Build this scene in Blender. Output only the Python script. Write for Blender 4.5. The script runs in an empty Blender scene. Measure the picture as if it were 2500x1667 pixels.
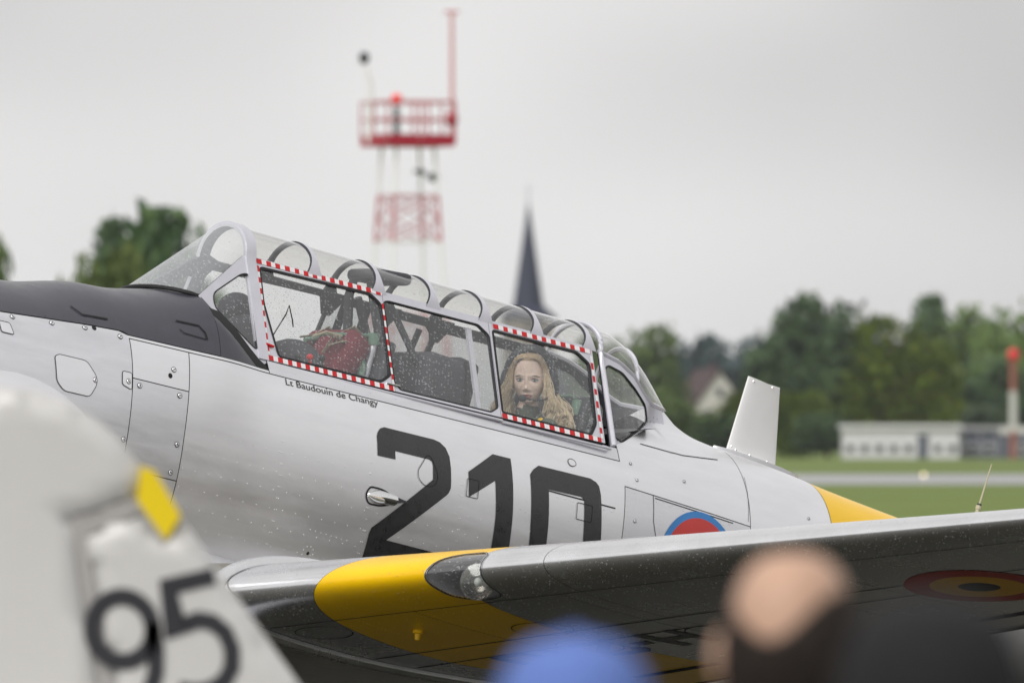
import bpy, bmesh, math, random
import numpy as np
from mathutils import Vector, Matrix, noise
from mathutils.geometry import tessellate_polygon, delaunay_2d_cdt
R = math.radians
rnd = random.Random(7)
scene = bpy.context.scene
COL = scene.collection

# ------------------------------------------------------------------ camera
CAM_H = 1.9
LENS_K = 400 / 36            # focal length / sensor width
cam_d = bpy.data.cameras.new('camera')
cam_d.lens = 400; cam_d.sensor_width = 36; cam_d.sensor_fit = 'HORIZONTAL'
cam_d.clip_start = 0.5; cam_d.clip_end = 12000
cam_d.dof.use_dof = True; cam_d.dof.focus_distance = 49.75
cam_d.dof.aperture_fstop = 7.4; cam_d.dof.aperture_blades = 0
cam = bpy.data.objects.new('camera', cam_d); COL.objects.link(cam)
PITCH = math.atan((1080 - 833.5) / (LENS_K * 2500))
cam.location = (0, 0, CAM_H); cam.rotation_euler = (R(90) + PITCH, 0, 0)
scene.camera = cam

# ------------------------------------------------------------------ sky and sun
SUN_DIR = Vector((-0.45, -0.75, 0.80)).normalized()      # towards the sun, behind the cloud
w = bpy.data.worlds.new('World'); scene.world = w; w.use_nodes = True
nt = w.node_tree; nt.nodes.clear()
def nn(t, typ, **kw):
    n = t.nodes.new(typ)
    for k, v in kw.items():
        if k in n.inputs: n.inputs[k].default_value = v
        else: setattr(n, k, v)
    return n
sky = nn(nt, 'ShaderNodeTexSky', sky_type='NISHITA', sun_disc=False)
sky.sun_elevation = math.asin(SUN_DIR.z); sky.sun_rotation = math.atan2(SUN_DIR.x, SUN_DIR.y)
sky.air_density = 1.0; sky.dust_density = 2.0
hs = nn(nt, 'ShaderNodeHueSaturation', Saturation=0.06, Value=1.0)
flat = nn(nt, 'ShaderNodeMixRGB', Fac=0.75, Color2=(8.1, 8.1, 8.2, 1))
tc = nn(nt, 'ShaderNodeTexCoord')
mp = nn(nt, 'ShaderNodeMapping'); mp.inputs['Location'].default_value = (7.353, 0.187, 0.161)
mp.inputs['Scale'].default_value = (1, 1, 1.6)
nz = nn(nt, 'ShaderNodeTexNoise', Scale=10.85, Detail=2.0, Roughness=0.5)
rp = nn(nt, 'ShaderNodeValToRGB')
rp.color_ramp.elements[0].position = 0.30; rp.color_ramp.elements[0].color = (0.62, 0.612, 0.605, 1)
rp.color_ramp.elements[1].position = 0.62; rp.color_ramp.elements[1].color = (1.0, 0.99, 0.975, 1)
mul = nn(nt, 'ShaderNodeMixRGB', blend_type='MULTIPLY', Fac=1.0)
bg = nn(nt, 'ShaderNodeBackground', Strength=0.130)
wo = nn(nt, 'ShaderNodeOutputWorld')
L = nt.links.new
L(sky.outputs[0], hs.inputs['Color']); L(hs.outputs[0], flat.inputs[1])
L(tc.outputs['Generated'], mp.inputs[0]); L(mp.outputs[0], nz.inputs['Vector']); L(nz.outputs[0], rp.inputs[0])
L(flat.outputs[0], mul.inputs[1]); L(rp.outputs[0], mul.inputs[2])
L(mul.outputs[0], bg.inputs[0]); L(bg.outputs[0], wo.inputs[0])
sun_d = bpy.data.lights.new('sun', 'SUN'); sun_d.energy = 2.2; sun_d.angle = R(40); sun_d.color = (1, 0.97, 0.94)
sun = bpy.data.objects.new('sun', sun_d); COL.objects.link(sun)
sun.rotation_euler = (-SUN_DIR).to_track_quat('-Z', 'Y').to_euler(); sun.location = (0, 0, 60)

vs = scene.view_settings
scene.display_settings.display_device = 'sRGB'
vs.view_transform = 'Standard'; vs.look = 'None'; vs.gamma = 1; vs.use_curve_mapping = False
vs.exposure = 0.0
scene.cycles.use_denoising = True
scene.cycles.max_bounces = 14; scene.cycles.transparent_max_bounces = 24
scene.cycles.sample_clamp_indirect = 4

def px(u, v, d):
    """a point of the place seen at photo pixel u,v and d metres off"""
    k = d / (LENS_K * 2500)
    return Vector(((u - 1250) * k, d, CAM_H - (v - 1080) * k))

# ------------------------------------------------------------------ materials
def mat(name, col, rough=0.5, metal=0.0, spec=0.5, var=0.0, vscale=8.0, bump=0.0, bscale=40.0, coat=0.0, stretch=None, rvar=0.0, trans=0.0, ior=1.45):
    m = bpy.data.materials.new(name); m.use_nodes = True
    t = m.node_tree; b = t.nodes['Principled BSDF']
    b.inputs['Base Color'].default_value = (*col, 1); b.inputs['Roughness'].default_value = rough
    b.inputs['Metallic'].default_value = metal; b.inputs['Specular IOR Level'].default_value = spec
    b.inputs['Coat Weight'].default_value = coat; b.inputs['Coat Roughness'].default_value = 0.12
    b.inputs['Transmission Weight'].default_value = trans; b.inputs['IOR'].default_value = ior
    if var or bump or rvar:
        c = nn(t, 'ShaderNodeTexCoord'); mpn = nn(t, 'ShaderNodeMapping')
        if stretch: mpn.inputs['Scale'].default_value = stretch
        t.links.new(c.outputs['Object'], mpn.inputs[0])
    if var or rvar:
        n = nn(t, 'ShaderNodeTexNoise', Scale=vscale, Detail=6.0, Roughness=0.62)
        t.links.new(mpn.outputs[0], n.inputs['Vector'])
    if var:
        mr = nn(t, 'ShaderNodeMapRange'); mr.inputs[1].default_value = 0.3; mr.inputs[2].default_value = 0.7
        mr.inputs[3].default_value = 1 - var; mr.inputs[4].default_value = 1 + var * 0.5
        x = nn(t, 'ShaderNodeMixRGB', blend_type='MULTIPLY', Fac=1.0, Color1=(*col, 1))
        t.links.new(n.outputs[0], mr.inputs[0]); t.links.new(mr.outputs[0], x.inputs[2]); t.links.new(x.outputs[0], b.inputs['Base Color'])
    if rvar:
        mr2 = nn(t, 'ShaderNodeMapRange'); mr2.inputs[1].default_value = 0.3; mr2.inputs[2].default_value = 0.7
        mr2.inputs[3].default_value = rough - rvar; mr2.inputs[4].default_value = rough + rvar
        t.links.new(n.outputs[0], mr2.inputs[0]); t.links.new(mr2.outputs[0], b.inputs['Roughness'])
    if bump:
        n2 = nn(t, 'ShaderNodeTexNoise', Scale=bscale, Detail=4.0)
        bp = nn(t, 'ShaderNodeBump', Strength=bump, Distance=0.01)
        t.links.new(mpn.outputs[0], n2.inputs['Vector']); t.links.new(n2.outputs[0], bp.inputs['Height']); t.links.new(bp.outputs[0], b.inputs['Normal'])
    return m

def wet_glass(name, tint=(0.93, 0.95, 0.93), drops=0.5, refl=1.0, film=0.12, size=1.0):
    """clear acrylic with rain streaks running aft on it"""
    m = bpy.data.materials.new(name); m.use_nodes = True
    t = m.node_tree; t.nodes.clear()
    out = nn(t, 'ShaderNodeOutputMaterial'); tr = nn(t, 'ShaderNodeBsdfTransparent', Color=(*tint, 1))
    gl = nn(t, 'ShaderNodeBsdfGlossy', Roughness=0.04, Color=(1, 1, 1, 1))
    fr = nn(t, 'ShaderNodeLayerWeight', Blend=0.5)
    pw = nn(t, 'ShaderNodeMath', operation='POWER'); pw.inputs[1].default_value = 4.0
    ad = nn(t, 'ShaderNodeMath', operation='MULTIPLY_ADD'); ad.inputs[1].default_value = 0.85 * refl; ad.inputs[2].default_value = 0.07 * refl; ad.use_clamp = True
    m1 = nn(t, 'ShaderNodeMixShader'); m2 = nn(t, 'ShaderNodeMixShader')
    c = nn(t, 'ShaderNodeTexCoord'); rot = nn(t, 'ShaderNodeMapping'); rot.inputs['Rotation'].default_value = (0, R(-14), 0)
    mpn = nn(t, 'ShaderNodeMapping'); mpn.inputs['Scale'].default_value = (46 / size, 70 / size, 190 / size)
    vo = nn(t, 'ShaderNodeTexVoronoi', feature='F1', Scale=1.0)
    vo.inputs['Randomness'].default_value = 1.0
    # a drop in some of the cells only
    lt = nn(t, 'ShaderNodeMath', operation='LESS_THAN'); lt.inputs[1].default_value = 0.27
    sep = nn(t, 'ShaderNodeSeparateColor'); gt = nn(t, 'ShaderNodeMath', operation='LESS_THAN'); gt.inputs[1].default_value = drops
    an = nn(t, 'ShaderNodeMath', operation='MULTIPLY'); an2 = nn(t, 'ShaderNodeMath', operation='MULTIPLY')
    dif = nn(t, 'ShaderNodeBsdfDiffuse', Color=(0.80, 0.84, 0.88, 1)); d2 = nn(t, 'ShaderNodeBsdfGlossy', Roughness=0.25, Color=(0.95, 0.95, 0.95, 1))
    m3 = nn(t, 'ShaderNodeMixShader', Fac=0.35)
    an2.operation = 'MULTIPLY_ADD'; an2.inputs[1].default_value = 0.46; an2.inputs[2].default_value = film
    k = t.links.new
    k(c.outputs['Object'], rot.inputs[0]); k(rot.outputs[0], mpn.inputs[0]); k(mpn.outputs[0], vo.inputs['Vector'])
    k(vo.outputs['Distance'], lt.inputs[0]); k(vo.outputs['Color'], sep.inputs[0]); k(sep.outputs[0], gt.inputs[0])
    dn = nn(t, 'ShaderNodeTexNoise', Scale=5.0, Detail=3.0); dm = nn(t, 'ShaderNodeMapRange'); dm.inputs[1].default_value = 0.35; dm.inputs[2].default_value = 0.65; dm.inputs[3].default_value = drops * 0.25; dm.inputs[4].default_value = drops * 1.6
    k(rot.outputs[0], dn.inputs['Vector']); k(dn.outputs[0], dm.inputs[0]); k(dm.outputs[0], gt.inputs[1])
    k(lt.outputs[0], an.inputs[0]); k(gt.outputs[0], an.inputs[1]); k(an.outputs[0], an2.inputs[0])
    k(fr.outputs['Facing'], pw.inputs[0]); k(pw.outputs[0], ad.inputs[0]); k(ad.outputs[0], m1.inputs[0]); k(tr.outputs[0], m1.inputs[1]); k(gl.outputs[0], m1.inputs[2])
    k(dif.outputs[0], m3.inputs[1]); k(d2.outputs[0], m3.inputs[2])
    k(an2.outputs[0], m2.inputs[0]); k(m1.outputs[0], m2.inputs[1]); k(m3.outputs[0], m2.inputs[2]); k(m2.outputs[0], out.inputs[0])
    return m

def leaf_mat(name, c1, c2):
    m = bpy.data.materials.new(name); m.use_nodes = True
    t = m.node_tree; b = t.nodes['Principled BSDF']
    g = nn(t, 'ShaderNodeNewGeometry'); oi = nn(t, 'ShaderNodeObjectInfo')
    x = nn(t, 'ShaderNodeMixRGB', Color1=(*c1, 1), Color2=(*c2, 1))
    h = nn(t, 'ShaderNodeHueSaturation')
    mr = nn(t, 'ShaderNodeMapRange'); mr.inputs[3].default_value = 0.8; mr.inputs[4].default_value = 1.2
    t.links.new(g.outputs['Random Per Island'], x.inputs[0]); t.links.new(x.outputs[0], h.inputs['Color'])
    t.links.new(oi.outputs['Random'], mr.inputs[0]); t.links.new(mr.outputs[0], h.inputs['Value'])
    t.links.new(h.outputs[0], b.inputs['Base Color']); b.inputs['Roughness'].default_value = 0.6
    b.inputs['Specular IOR Level'].default_value = 0.3
    return m

M = {}
M['silver'] = mat('silver_paint', (0.84, 0.84, 0.865), 0.35, 0.76, var=0.07, vscale=5.0, rvar=0.06, bump=0.09, bscale=3.0, stretch=(0.45, 1, 2.4))
M['wing'] = mat('wing_silver', (0.78, 0.785, 0.80), 0.25, 0.90, var=0.08, vscale=4.0, rvar=0.04, bump=0.04, bscale=5.0)
M['silver_b'] = mat('silver_paint_aged', (0.76, 0.765, 0.80), 0.38, 0.80, var=0.10, vscale=7.0, rvar=0.07, bump=0.16, bscale=4.0, stretch=(0.45, 1, 2.4))
M['belly'] = mat('belly_dirty', (0.26, 0.25, 0.20), 0.35, 0.6, var=0.3, vscale=6.0)
M['frame'] = mat('frame_paint', (0.63, 0.63, 0.69), 0.42, 0.35, var=0.06, vscale=12, coat=0.1)
M['dark'] = mat('dark_interior', (0.045, 0.047, 0.055), 0.6, 0.0, var=0.2, vscale=10)
M['gap'] = mat('panel_gap', (0.012, 0.012, 0.013), 0.8)
M['under'] = mat('inner_skin', (0.02, 0.021, 0.022), 0.8)
M['black'] = mat('antiglare_paint', (0.045, 0.045, 0.060), 0.33, 0.0, spec=0.8, var=0.15, vscale=14, rvar=0.06, bump=0.25, bscale=6.0)
M['number'] = mat('number_paint', (0.024, 0.024, 0.026), 0.32, 0.0, spec=0.75, var=0.35, vscale=22, rvar=0.08, bump=0.1, bscale=120)
M['yellow'] = mat('yellow_paint', (0.90, 0.54, 0.0), 0.34, 0.0, var=0.06, vscale=4, coat=0.15)
M['red'] = mat('red_paint', (0.55, 0.05, 0.045), 0.45, var=0.1)
M['blue'] = mat('blue_paint', (0.045, 0.22, 0.55), 0.45, var=0.08)
M['tape_red'] = mat('tape_red', (0.55, 0.008, 0.012), 0.4)
M['tape_white'] = mat('tape_white', (0.78, 0.78, 0.80), 0.4)
M['white'] = mat('white_paint', (0.80, 0.80, 0.80), 0.38, var=0.05, vscale=5)
M['rubber'] = mat('rubber', (0.015, 0.015, 0.016), 0.6)
M['glass'] = wet_glass('canopy_glass', drops=0.46, film=0.06, refl=0.9, size=0.86, tint=(0.97, 0.98, 0.975))
M['glass_fog'] = wet_glass('fogged_glass', drops=0.6, film=0.42, refl=1.0, size=0.58)
M['glass_top'] = wet_glass('canopy_top_glass', tint=(0.95, 0.95, 0.93), drops=0.10, refl=1.4, film=0.03, size=0.8)
M['glass_front'] = wet_glass('windshield_glass', tint=(0.97, 0.98, 0.96), drops=0.30, refl=0.6, film=0.30, size=0.8)
M['lens'] = wet_glass('light_cover', drops=0.35, refl=1.6, film=0.05)
M['chrome'] = mat('chrome', (0.8, 0.8, 0.8), 0.08, 1.0)
M['cushion'] = mat('red_cushion', (0.17, 0.014, 0.026), 0.8, var=0.2, vscale=30, bump=0.3, bscale=60)
M['green'] = mat('cockpit_green', (0.16, 0.27, 0.20), 0.5, var=0.1)
M['strap'] = mat('khaki_strap', (0.42, 0.38, 0.26), 0.8)
M['brown'] = mat('leather_brown', (0.22, 0.09, 0.035), 0.6, var=0.2, vscale=30)
M['water'] = mat('rain_water', (0.96, 0.97, 0.98), 0.03, 0.0, spec=0.6, trans=0.92, ior=1.33)
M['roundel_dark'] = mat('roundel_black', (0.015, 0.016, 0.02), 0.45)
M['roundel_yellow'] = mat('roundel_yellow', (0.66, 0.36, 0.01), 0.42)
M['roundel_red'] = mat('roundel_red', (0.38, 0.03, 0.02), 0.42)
M['dgrey'] = mat('grey_fabric', (0.06, 0.06, 0.07), 0.85, bump=0.2, bscale=80)

# ------------------------------------------------------------------ mesh helpers
class MB:
    def __init__(s): s.v = []; s.f = []; s.m = []
    def add(s, vs_, fs_, m=0):
        o = len(s.v); s.v += [tuple(p) for p in vs_]
        for f in fs_: s.f.append(tuple(i + o for i in f)); s.m.append(m)
        return s
    def grid(s, fn, nu, nv, m=0, closed_u=False, closed_v=False, keep=None):
        vs_ = [fn(i / nu, j / nv) for i in range(nu + (0 if closed_u else 1)) for j in range(nv + (0 if closed_v else 1))]
        cv = nv + (0 if closed_v else 1); cu = nu + (0 if closed_u else 1)
        fs_ = []
        for i in range(nu):
            for j in range(nv):
                if keep and not keep((i + .5) / nu, (j + .5) / nv): continue
                a = i * cv + j; b = ((i + 1) % cu) * cv + j; c = ((i + 1) % cu) * cv + (j + 1) % cv; d = i * cv + (j + 1) % cv
                fs_.append((a, b, c, d))
        return s.add(vs_, fs_, m)
    def tube(s, pts, r, seg=8, m=0, caps=True, closed=False, flat=1.0, ref=None):
        pts = [Vector(p) for p in pts]; n = len(pts)
        rr = r if hasattr(r, '__len__') else [r] * n
        vs_ = []; up = Vector(ref) if ref else Vector((0.13, 0.37, 0.92))
        for i, p in enumerate(pts):
            a = pts[i - 1] if (i or closed) else p; b = pts[(i + 1) % n] if (i < n - 1 or closed) else p
            d = (b - a).normalized(); s1 = d.cross(up)
            if s1.length < 1e-4: s1 = d.cross(Vector((1, 0, 0)))
            s1.normalize(); s2 = s1.cross(d)
            for k in range(seg):
                t = 2 * math.pi * k / seg
                vs_.append(p + s1 * math.cos(t) * rr[i] + s2 * math.sin(t) * rr[i] * flat)
        fs_ = []
        for i in range(n if closed else n - 1):
            for k in range(seg):
                a = i * seg + k; b = i * seg + (k + 1) % seg; j = (i + 1) % n
                fs_.append((a, b, j * seg + (k + 1) % seg, j * seg + k))
        if caps and not closed:
            fs_.append(tuple(range(seg))[::-1]); fs_.append(tuple((n - 1) * seg + k for k in range(seg)))
        return s.add(vs_, fs_, m)
    def box(s, c, size, rot=None, m=0, bev=0.0):
        c = Vector(c); h = Vector(size) / 2; vs_ = []; rm = rot or Matrix.Identity(3)
        if bev <= 0:
            for x in (-1, 1):
                for y in (-1, 1):
                    for z in (-1, 1): vs_.append(c + rm @ Vector((x * h.x, y * h.y, z * h.z)))
            return s.add(vs_, [(0, 1, 3, 2), (4, 6, 7, 5), (0, 4, 5, 1), (2, 3, 7, 6), (0, 2, 6, 4), (1, 5, 7, 3)], m)
        bm = bmesh.new(); bmesh.ops.create_cube(bm, size=1.0)
        for q in bm.verts: q.co = Vector((q.co.x * size[0], q.co.y * size[1], q.co.z * size[2]))
        bmesh.ops.bevel(bm, geom=bm.edges[:], offset=bev, segments=3, affect='EDGES', profile=0.5)
        bm.verts.index_update()
        s.add([c + rm @ q.co for q in bm.verts], [[q.index for q in f.verts] for f in bm.faces], m); bm.free()
        return s
    def ell(s, c, r, nu=16, nv=10, m=0, rot=None, fn=None, keep=None):
        c = Vector(c); rm = rot or Matrix.Identity(3)
        def g(u, v):
            a = 2 * math.pi * u; b = math.pi * v
            p = Vector((r[0] * math.sin(b) * math.cos(a), r[1] * math.sin(b) * math.sin(a), r[2] * math.cos(b)))
            if fn: p = Vector(fn(p))
            return c + rm @ p
        return s.grid(g, nu, nv, m, closed_u=True, keep=keep)
    def lathe(s, prof, c=(0, 0, 0), seg=24, m=0, rot=None):
        c = Vector(c); rm = rot or Matrix.Identity(3)
        n = len(prof) - 1
        def g(u, v):
            r_, z_ = prof[min(n, int(round(v * n)))]; a = 2 * math.pi * u
            return c + rm @ Vector((r_ * math.cos(a), r_ * math.sin(a), z_))
        return s.grid(g, seg, n, m, closed_u=True)
    def prism(s, poly, fn, t0, t1, holes=(), mf=0, mb=0, ms=0):
        """polygon (with holes) given in 2-D, fn(a,b,off) -> 3-D; front at off t1, back at t0"""
        loops = [list(poly)] + [list(h) for h in holes]
        flat_ = [p for l in loops for p in l]
        tris = tessellate_polygon([[Vector((p[0], p[1], 0)) for p in l] for l in loops])
        n = len(flat_)
        s.add([fn(p[0], p[1], t1) for p in flat_], tris, mf)
        s.add([fn(p[0], p[1], t0) for p in flat_], [t[::-1] for t in tris], mb)
        for l in loops:
            k = len(l)
            s.add([fn(p[0], p[1], t1) for p in l] + [fn(p[0], p[1], t0) for p in l], [(i, (i + 1) % k, k + (i + 1) % k, k + i) for i in range(k)], ms)
        return s
    def ribbon(s, path, fn, wid, off, m=0, closed=False):
        """thin strip along a 2-D path on the surface fn"""
        n = len(path); P2 = [Vector(p) for p in path]; vs_ = []
        for i, p in enumerate(P2):
            a = P2[i - 1] if (i or closed) else p; b = P2[(i + 1) % n] if (i < n - 1 or closed) else p
            d = (b - a).normalized(); q = Vector((-d.y, d.x)) * wid / 2
            if a is not p and b is not p: q *= min(1.5, 1 / max(.4, abs(d.dot((b - p).normalized()))))
            vs_ += [fn(p.x + q.x, p.y + q.y, off), fn(p.x - q.x, p.y - q.y, off)]
        fs_ = [(2 * i, 2 * i + 1, 2 * ((i + 1) % n) + 1, 2 * ((i + 1) % n)) for i in range(n if closed else n - 1)]
        return s.add(vs_, fs_, m)
    def build(s, name, mats, parent=None, smooth=True, loc=None, sharp=35, recalc=True):
        me = bpy.data.meshes.new(name); me.from_pydata([tuple(p) for p in s.v], [], s.f)
        for m in (mats if isinstance(mats, (list, tuple)) else [mats]): me.materials.append(m)
        me.polygons.foreach_set('material_index', s.m)
        if recalc:
            bm = bmesh.new(); bm.from_mesh(me); bmesh.ops.remove_doubles(bm, verts=bm.verts, dist=2e-5)
            bmesh.ops.recalc_face_normals(bm, faces=bm.faces); bm.to_mesh(me); bm.free()
        if smooth:
            me.polygons.foreach_set('use_smooth', [True] * len(me.polygons))
            if sharp: me.set_sharp_from_angle(angle=R(sharp))
        o = bpy.data.objects.new(name, me); COL.objects.link(o)
        if parent: o.parent = parent
        if loc is not None: o.location = loc
        return o

def dens(poly, step, closed=True):
    out = []; n = len(poly)
    for i in range(n if closed else n - 1):
        a = poly[i]; b = poly[(i + 1) % n]; k = max(1, int(math.hypot(b[0] - a[0], b[1] - a[1]) / step))
        out += [(a[0] + (b[0] - a[0]) * j / k, a[1] + (b[1] - a[1]) * j / k) for j in range(k)]
    if not closed: out.append(poly[-1])
    return out
def inside(p, poly):
    x, y = p; c = False; n = len(poly); j = n - 1
    for i in range(n):
        xi, yi = poly[i]; xj, yj = poly[j]
        if (yi > y) != (yj > y) and x < (xj - xi) * (y - yi) / (yj - yi) + xi: c = not c
        j = i
    return c
def skinned(poly, holes, step):
    """triangulated sheet of a 2-D outline, fine enough to lie on a curved surface"""
    loops = [dens(poly, step)] + [dens(h, step) for h in holes]
    pts = []; ed = []
    for l in loops:
        o = len(pts); pts += l; ed += [(o + i, o + (i + 1) % len(l)) for i in range(len(l))]
    xs = [p[0] for p in poly]; ys = [p[1] for p in poly]
    x = min(xs) + step * .5
    while x < max(xs):
        y = min(ys) + step * .5
        while y < max(ys):
            if inside((x, y), poly) and not any(inside((x, y), h) for h in holes): pts.append((x, y))
            y += step
        x += step
    v, e, f, *_ = delaunay_2d_cdt([Vector(p) for p in pts], ed, [], 0, 1e-6)
    keep = []
    for t in f:
        c = (sum(v[i].x for i in t) / len(t), sum(v[i].y for i in t) / len(t))
        if inside(c, poly) and not any(inside(c, h) for h in holes): keep.append(tuple(t))
    return [(p.x, p.y) for p in v], keep
def decal(name, poly, fn, off, mt, parent, holes=(), step=0.03, loc=None):
    v, f = skinned(poly, holes, step)
    return MB().add([fn(a, b, off) for a, b in v], f).build(name, mt, parent, loc=loc, sharp=0, recalc=False)
def text2d(body, size, bold=0.0):
    cu = bpy.data.curves.new('txt', 'FONT'); cu.body = body; cu.size = size; cu.fill_mode = 'BOTH'; cu.offset = bold
    ob = bpy.data.objects.new('txt', cu); COL.objects.link(ob)
    dg = bpy.context.evaluated_depsgraph_get(); me = ob.evaluated_get(dg).to_mesh()
    vs_ = [(p.co.x, p.co.y) for p in me.vertices]; fs_ = [tuple(p.vertices) for p in me.polygons]
    ob.evaluated_get(dg).to_mesh_clear(); bpy.data.objects.remove(ob); bpy.data.curves.remove(cu)
    return vs_, fs_
def empty(name, loc, rot=(0, 0, 0), parent=None):
    o = bpy.data.objects.new(name, None); COL.objects.link(o); o.location = loc; o.rotation_euler = rot
    if parent: o.parent = parent
    o.empty_display_size = 0.2
    return o
def tag(o, label, cat, group=None, kind=None):
    if label: o['label'] = label
    if cat: o['category'] = cat
    if group: o['group'] = group
    if kind: o['kind'] = kind
    return o
def circle(cx, cy, r, n=48, a0=0, a1=360): return [(cx + r * math.cos(R(a0 + (a1 - a0) * i / n)), cy + r * math.sin(R(a0 + (a1 - a0) * i / n))) for i in range(n)]
def ngon_round(poly, r, k=4):
    out = []; n = len(poly)
    for i in range(n):
        p = Vector(poly[i]); a = Vector(poly[i - 1]) - p; b = Vector(poly[(i + 1) % n]) - p
        q = min(r, a.length * .45, b.length * .45); s0 = p + a.normalized() * q; s1 = p + b.normalized() * q
        for j in range(k + 1):
            t = j / k; c = s0 * (1 - t) ** 2 + p * 2 * t * (1 - t) + s1 * t * t; out.append((c.x, c.y))
    return out
# ================================================================== setting
def sheet(name, x0, x1, y0, y1, z, m):
    o = MB().add([(x0, y0, z), (x1, y0, z), (x1, y1, z), (x0, y1, z)], [(0, 1, 2, 3)]).build(name, m, smooth=False)
    o['kind'] = 'structure'; return o
M['grass'] = mat('grass', (0.140, 0.190, 0.040), 0.85, spec=0.2, var=0.28, vscale=0.06, bump=0.4, bscale=3.0)
M['asphalt'] = mat('runway_asphalt', (0.33, 0.33, 0.34), 0.6, var=0.12, vscale=0.1)
M['apron'] = mat('dark_apron', (0.018, 0.017, 0.008), 0.7, var=0.2, vscale=0.6, bump=0.1, bscale=20)  # colour lowered so the wing underside reflects darker ground
sheet('ground', -9000, 9000, -600, 11000, 0.0, M['grass'])
sheet('runway', -3000, 3000, 520, 680, 0.008, M['asphalt'])
sheet('apron', -160, 160, -30, 250, 0.004, M['apron'])  # unseen ground, extended past the airplane to darken reflections under the wing

LEAF = {'dark': leaf_mat('leaf_dark', (0.022, 0.055, 0.018), (0.065, 0.115, 0.032)),
        'mid': leaf_mat('leaf_mid', (0.045, 0.085, 0.016), (0.105, 0.155, 0.032)),
        'light': leaf_mat('leaf_light', (0.13, 0.20, 0.015), (0.25, 0.31, 0.035)),
        'green': leaf_mat('leaf_green', (0.065, 0.105, 0.018), (0.13, 0.165, 0.035)),
        'blue': leaf_mat('leaf_haze_blue', (0.030, 0.055, 0.055), (0.050, 0.080, 0.080))}  # blue haze of the distance mixed into the leaf colour
M['bark'] = mat('bark', (0.07, 0.055, 0.04), 0.9, var=0.3, vscale=3)

def crown_mesh(kind, seed, n):
    """leaf clumps through a unit crown: width 1, height 1, base at z=0"""
    r = random.Random(seed); lobes = []
    if kind == 'round':
        lobes.append((0, 0, .48, .43, .44)); lobes.append((0, 0, .25, .44, .25))
        for i in range(11):
            a = r.uniform(0, 6.28); h = r.uniform(.2, .85); q = .30 * math.sin(min(1, (1.05 - h) * 1.6) * 1.57)
            s = r.uniform(.13, .22); lobes.append((q * math.cos(a), q * math.sin(a), h, s, s * .95))
    elif kind == 'tall':
        for i in range(15):
            h = i / 14; q = .22 * (1 - h) ** .7; a = r.uniform(0, 6.28); s = .12 + .34 * (1 - h) ** .8 * (1 if h > .12 else .8)
            lobes.append((q * math.cos(a), q * math.sin(a), .08 + h * .86, s, s * .5))
    else:
        for i in range(9):
            a = r.uniform(0, 6.28); q = r.uniform(0, .32); h = r.uniform(.2, .72); s = r.uniform(.16, .28)
            lobes.append((q * math.cos(a), q * math.sin(a), h, s, s * 1.1))
    vol = [l[3] ** 2 for l in lobes]; mb = MB()
    for i in range(n):
        l = r.choices(lobes, vol)[0]
        d = Vector((r.gauss(0, 1), r.gauss(0, 1), r.gauss(0, 1))).normalized() * (r.uniform(.5, 1.02) if r.random() < .88 else r.uniform(1.0, 1.18))
        c = Vector((l[0] + d.x * l[3], l[1] + d.y * l[3], l[2] + d.z * l[4]))
        e1 = Vector((r.gauss(0, 1), r.gauss(0, 1), r.gauss(0, 1))).normalized(); e2 = e1.orthogonal().normalized()
        s = r.uniform(.028, .060)
        mb.add([c - e1 * s, c + e2 * s * .6, c + e1 * s, c - e2 * s * .6 + e1 * s * .2], [(0, 1, 2, 3)])
    me = mb.build('crown', LEAF['dark'], smooth=False, recalc=False)
    dat = me.data; bpy.data.objects.remove(me); return dat
CROWN = {k: [crown_mesh(k, 11 + i * 7 + len(k), 3400) for i in range(2)] for k in ('round', 'tall', 'bush')}
def trunk_mesh():
    mb = MB(); mb.tube([(0, 0, 0), (.01, 0, .3), (-.01, .01, .6), (0, 0, .85)], [.035, .028, .02, .008], 8)
    for i in range(6):
        a = i * 1.05; z = .35 + .07 * i
        mb.tube([(0, 0, z), (.12 * math.cos(a), .12 * math.sin(a), z + .09), (.25 * math.cos(a), .25 * math.sin(a), z + .14)], [.014, .009, .003], 6)
    o = mb.build('trunk', M['bark']); d = o.data; bpy.data.objects.remove(o); return d
TRUNK = trunk_mesh()
def tree(u, vtop, wpx, d, kind, leaf, label, group, name='tree', low=0.1):
    top = px(u, vtop, d); h = top.z; wid = wpx * d / (LENS_K * 2500)
    root = empty(name, (top.x, d, 0)); tag(root, label, 'bush' if kind == 'bush' else 'tree', group)
    root.rotation_euler.z = rnd.uniform(0, 6.28)
    c = bpy.data.objects.new('crown', rnd.choice(CROWN[kind]).copy()); COL.objects.link(c); c.parent = root
    c.data.materials.clear(); c.data.materials.append(LEAF[leaf])
    c.scale = (wid * 1.05, wid * 1.05, h * (1 - low)); c.location.z = h * low
    t = bpy.data.objects.new('trunk', TRUNK); COL.objects.link(t); t.parent = root
    t.scale = (min(wid, h) * .6, min(wid, h) * .6, h * .9)
    return root
G1 = 'trees behind the nose of the airplane'; G2 = 'trees of the far treeline'; G3 = 'bushes along the far field edge'
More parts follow.
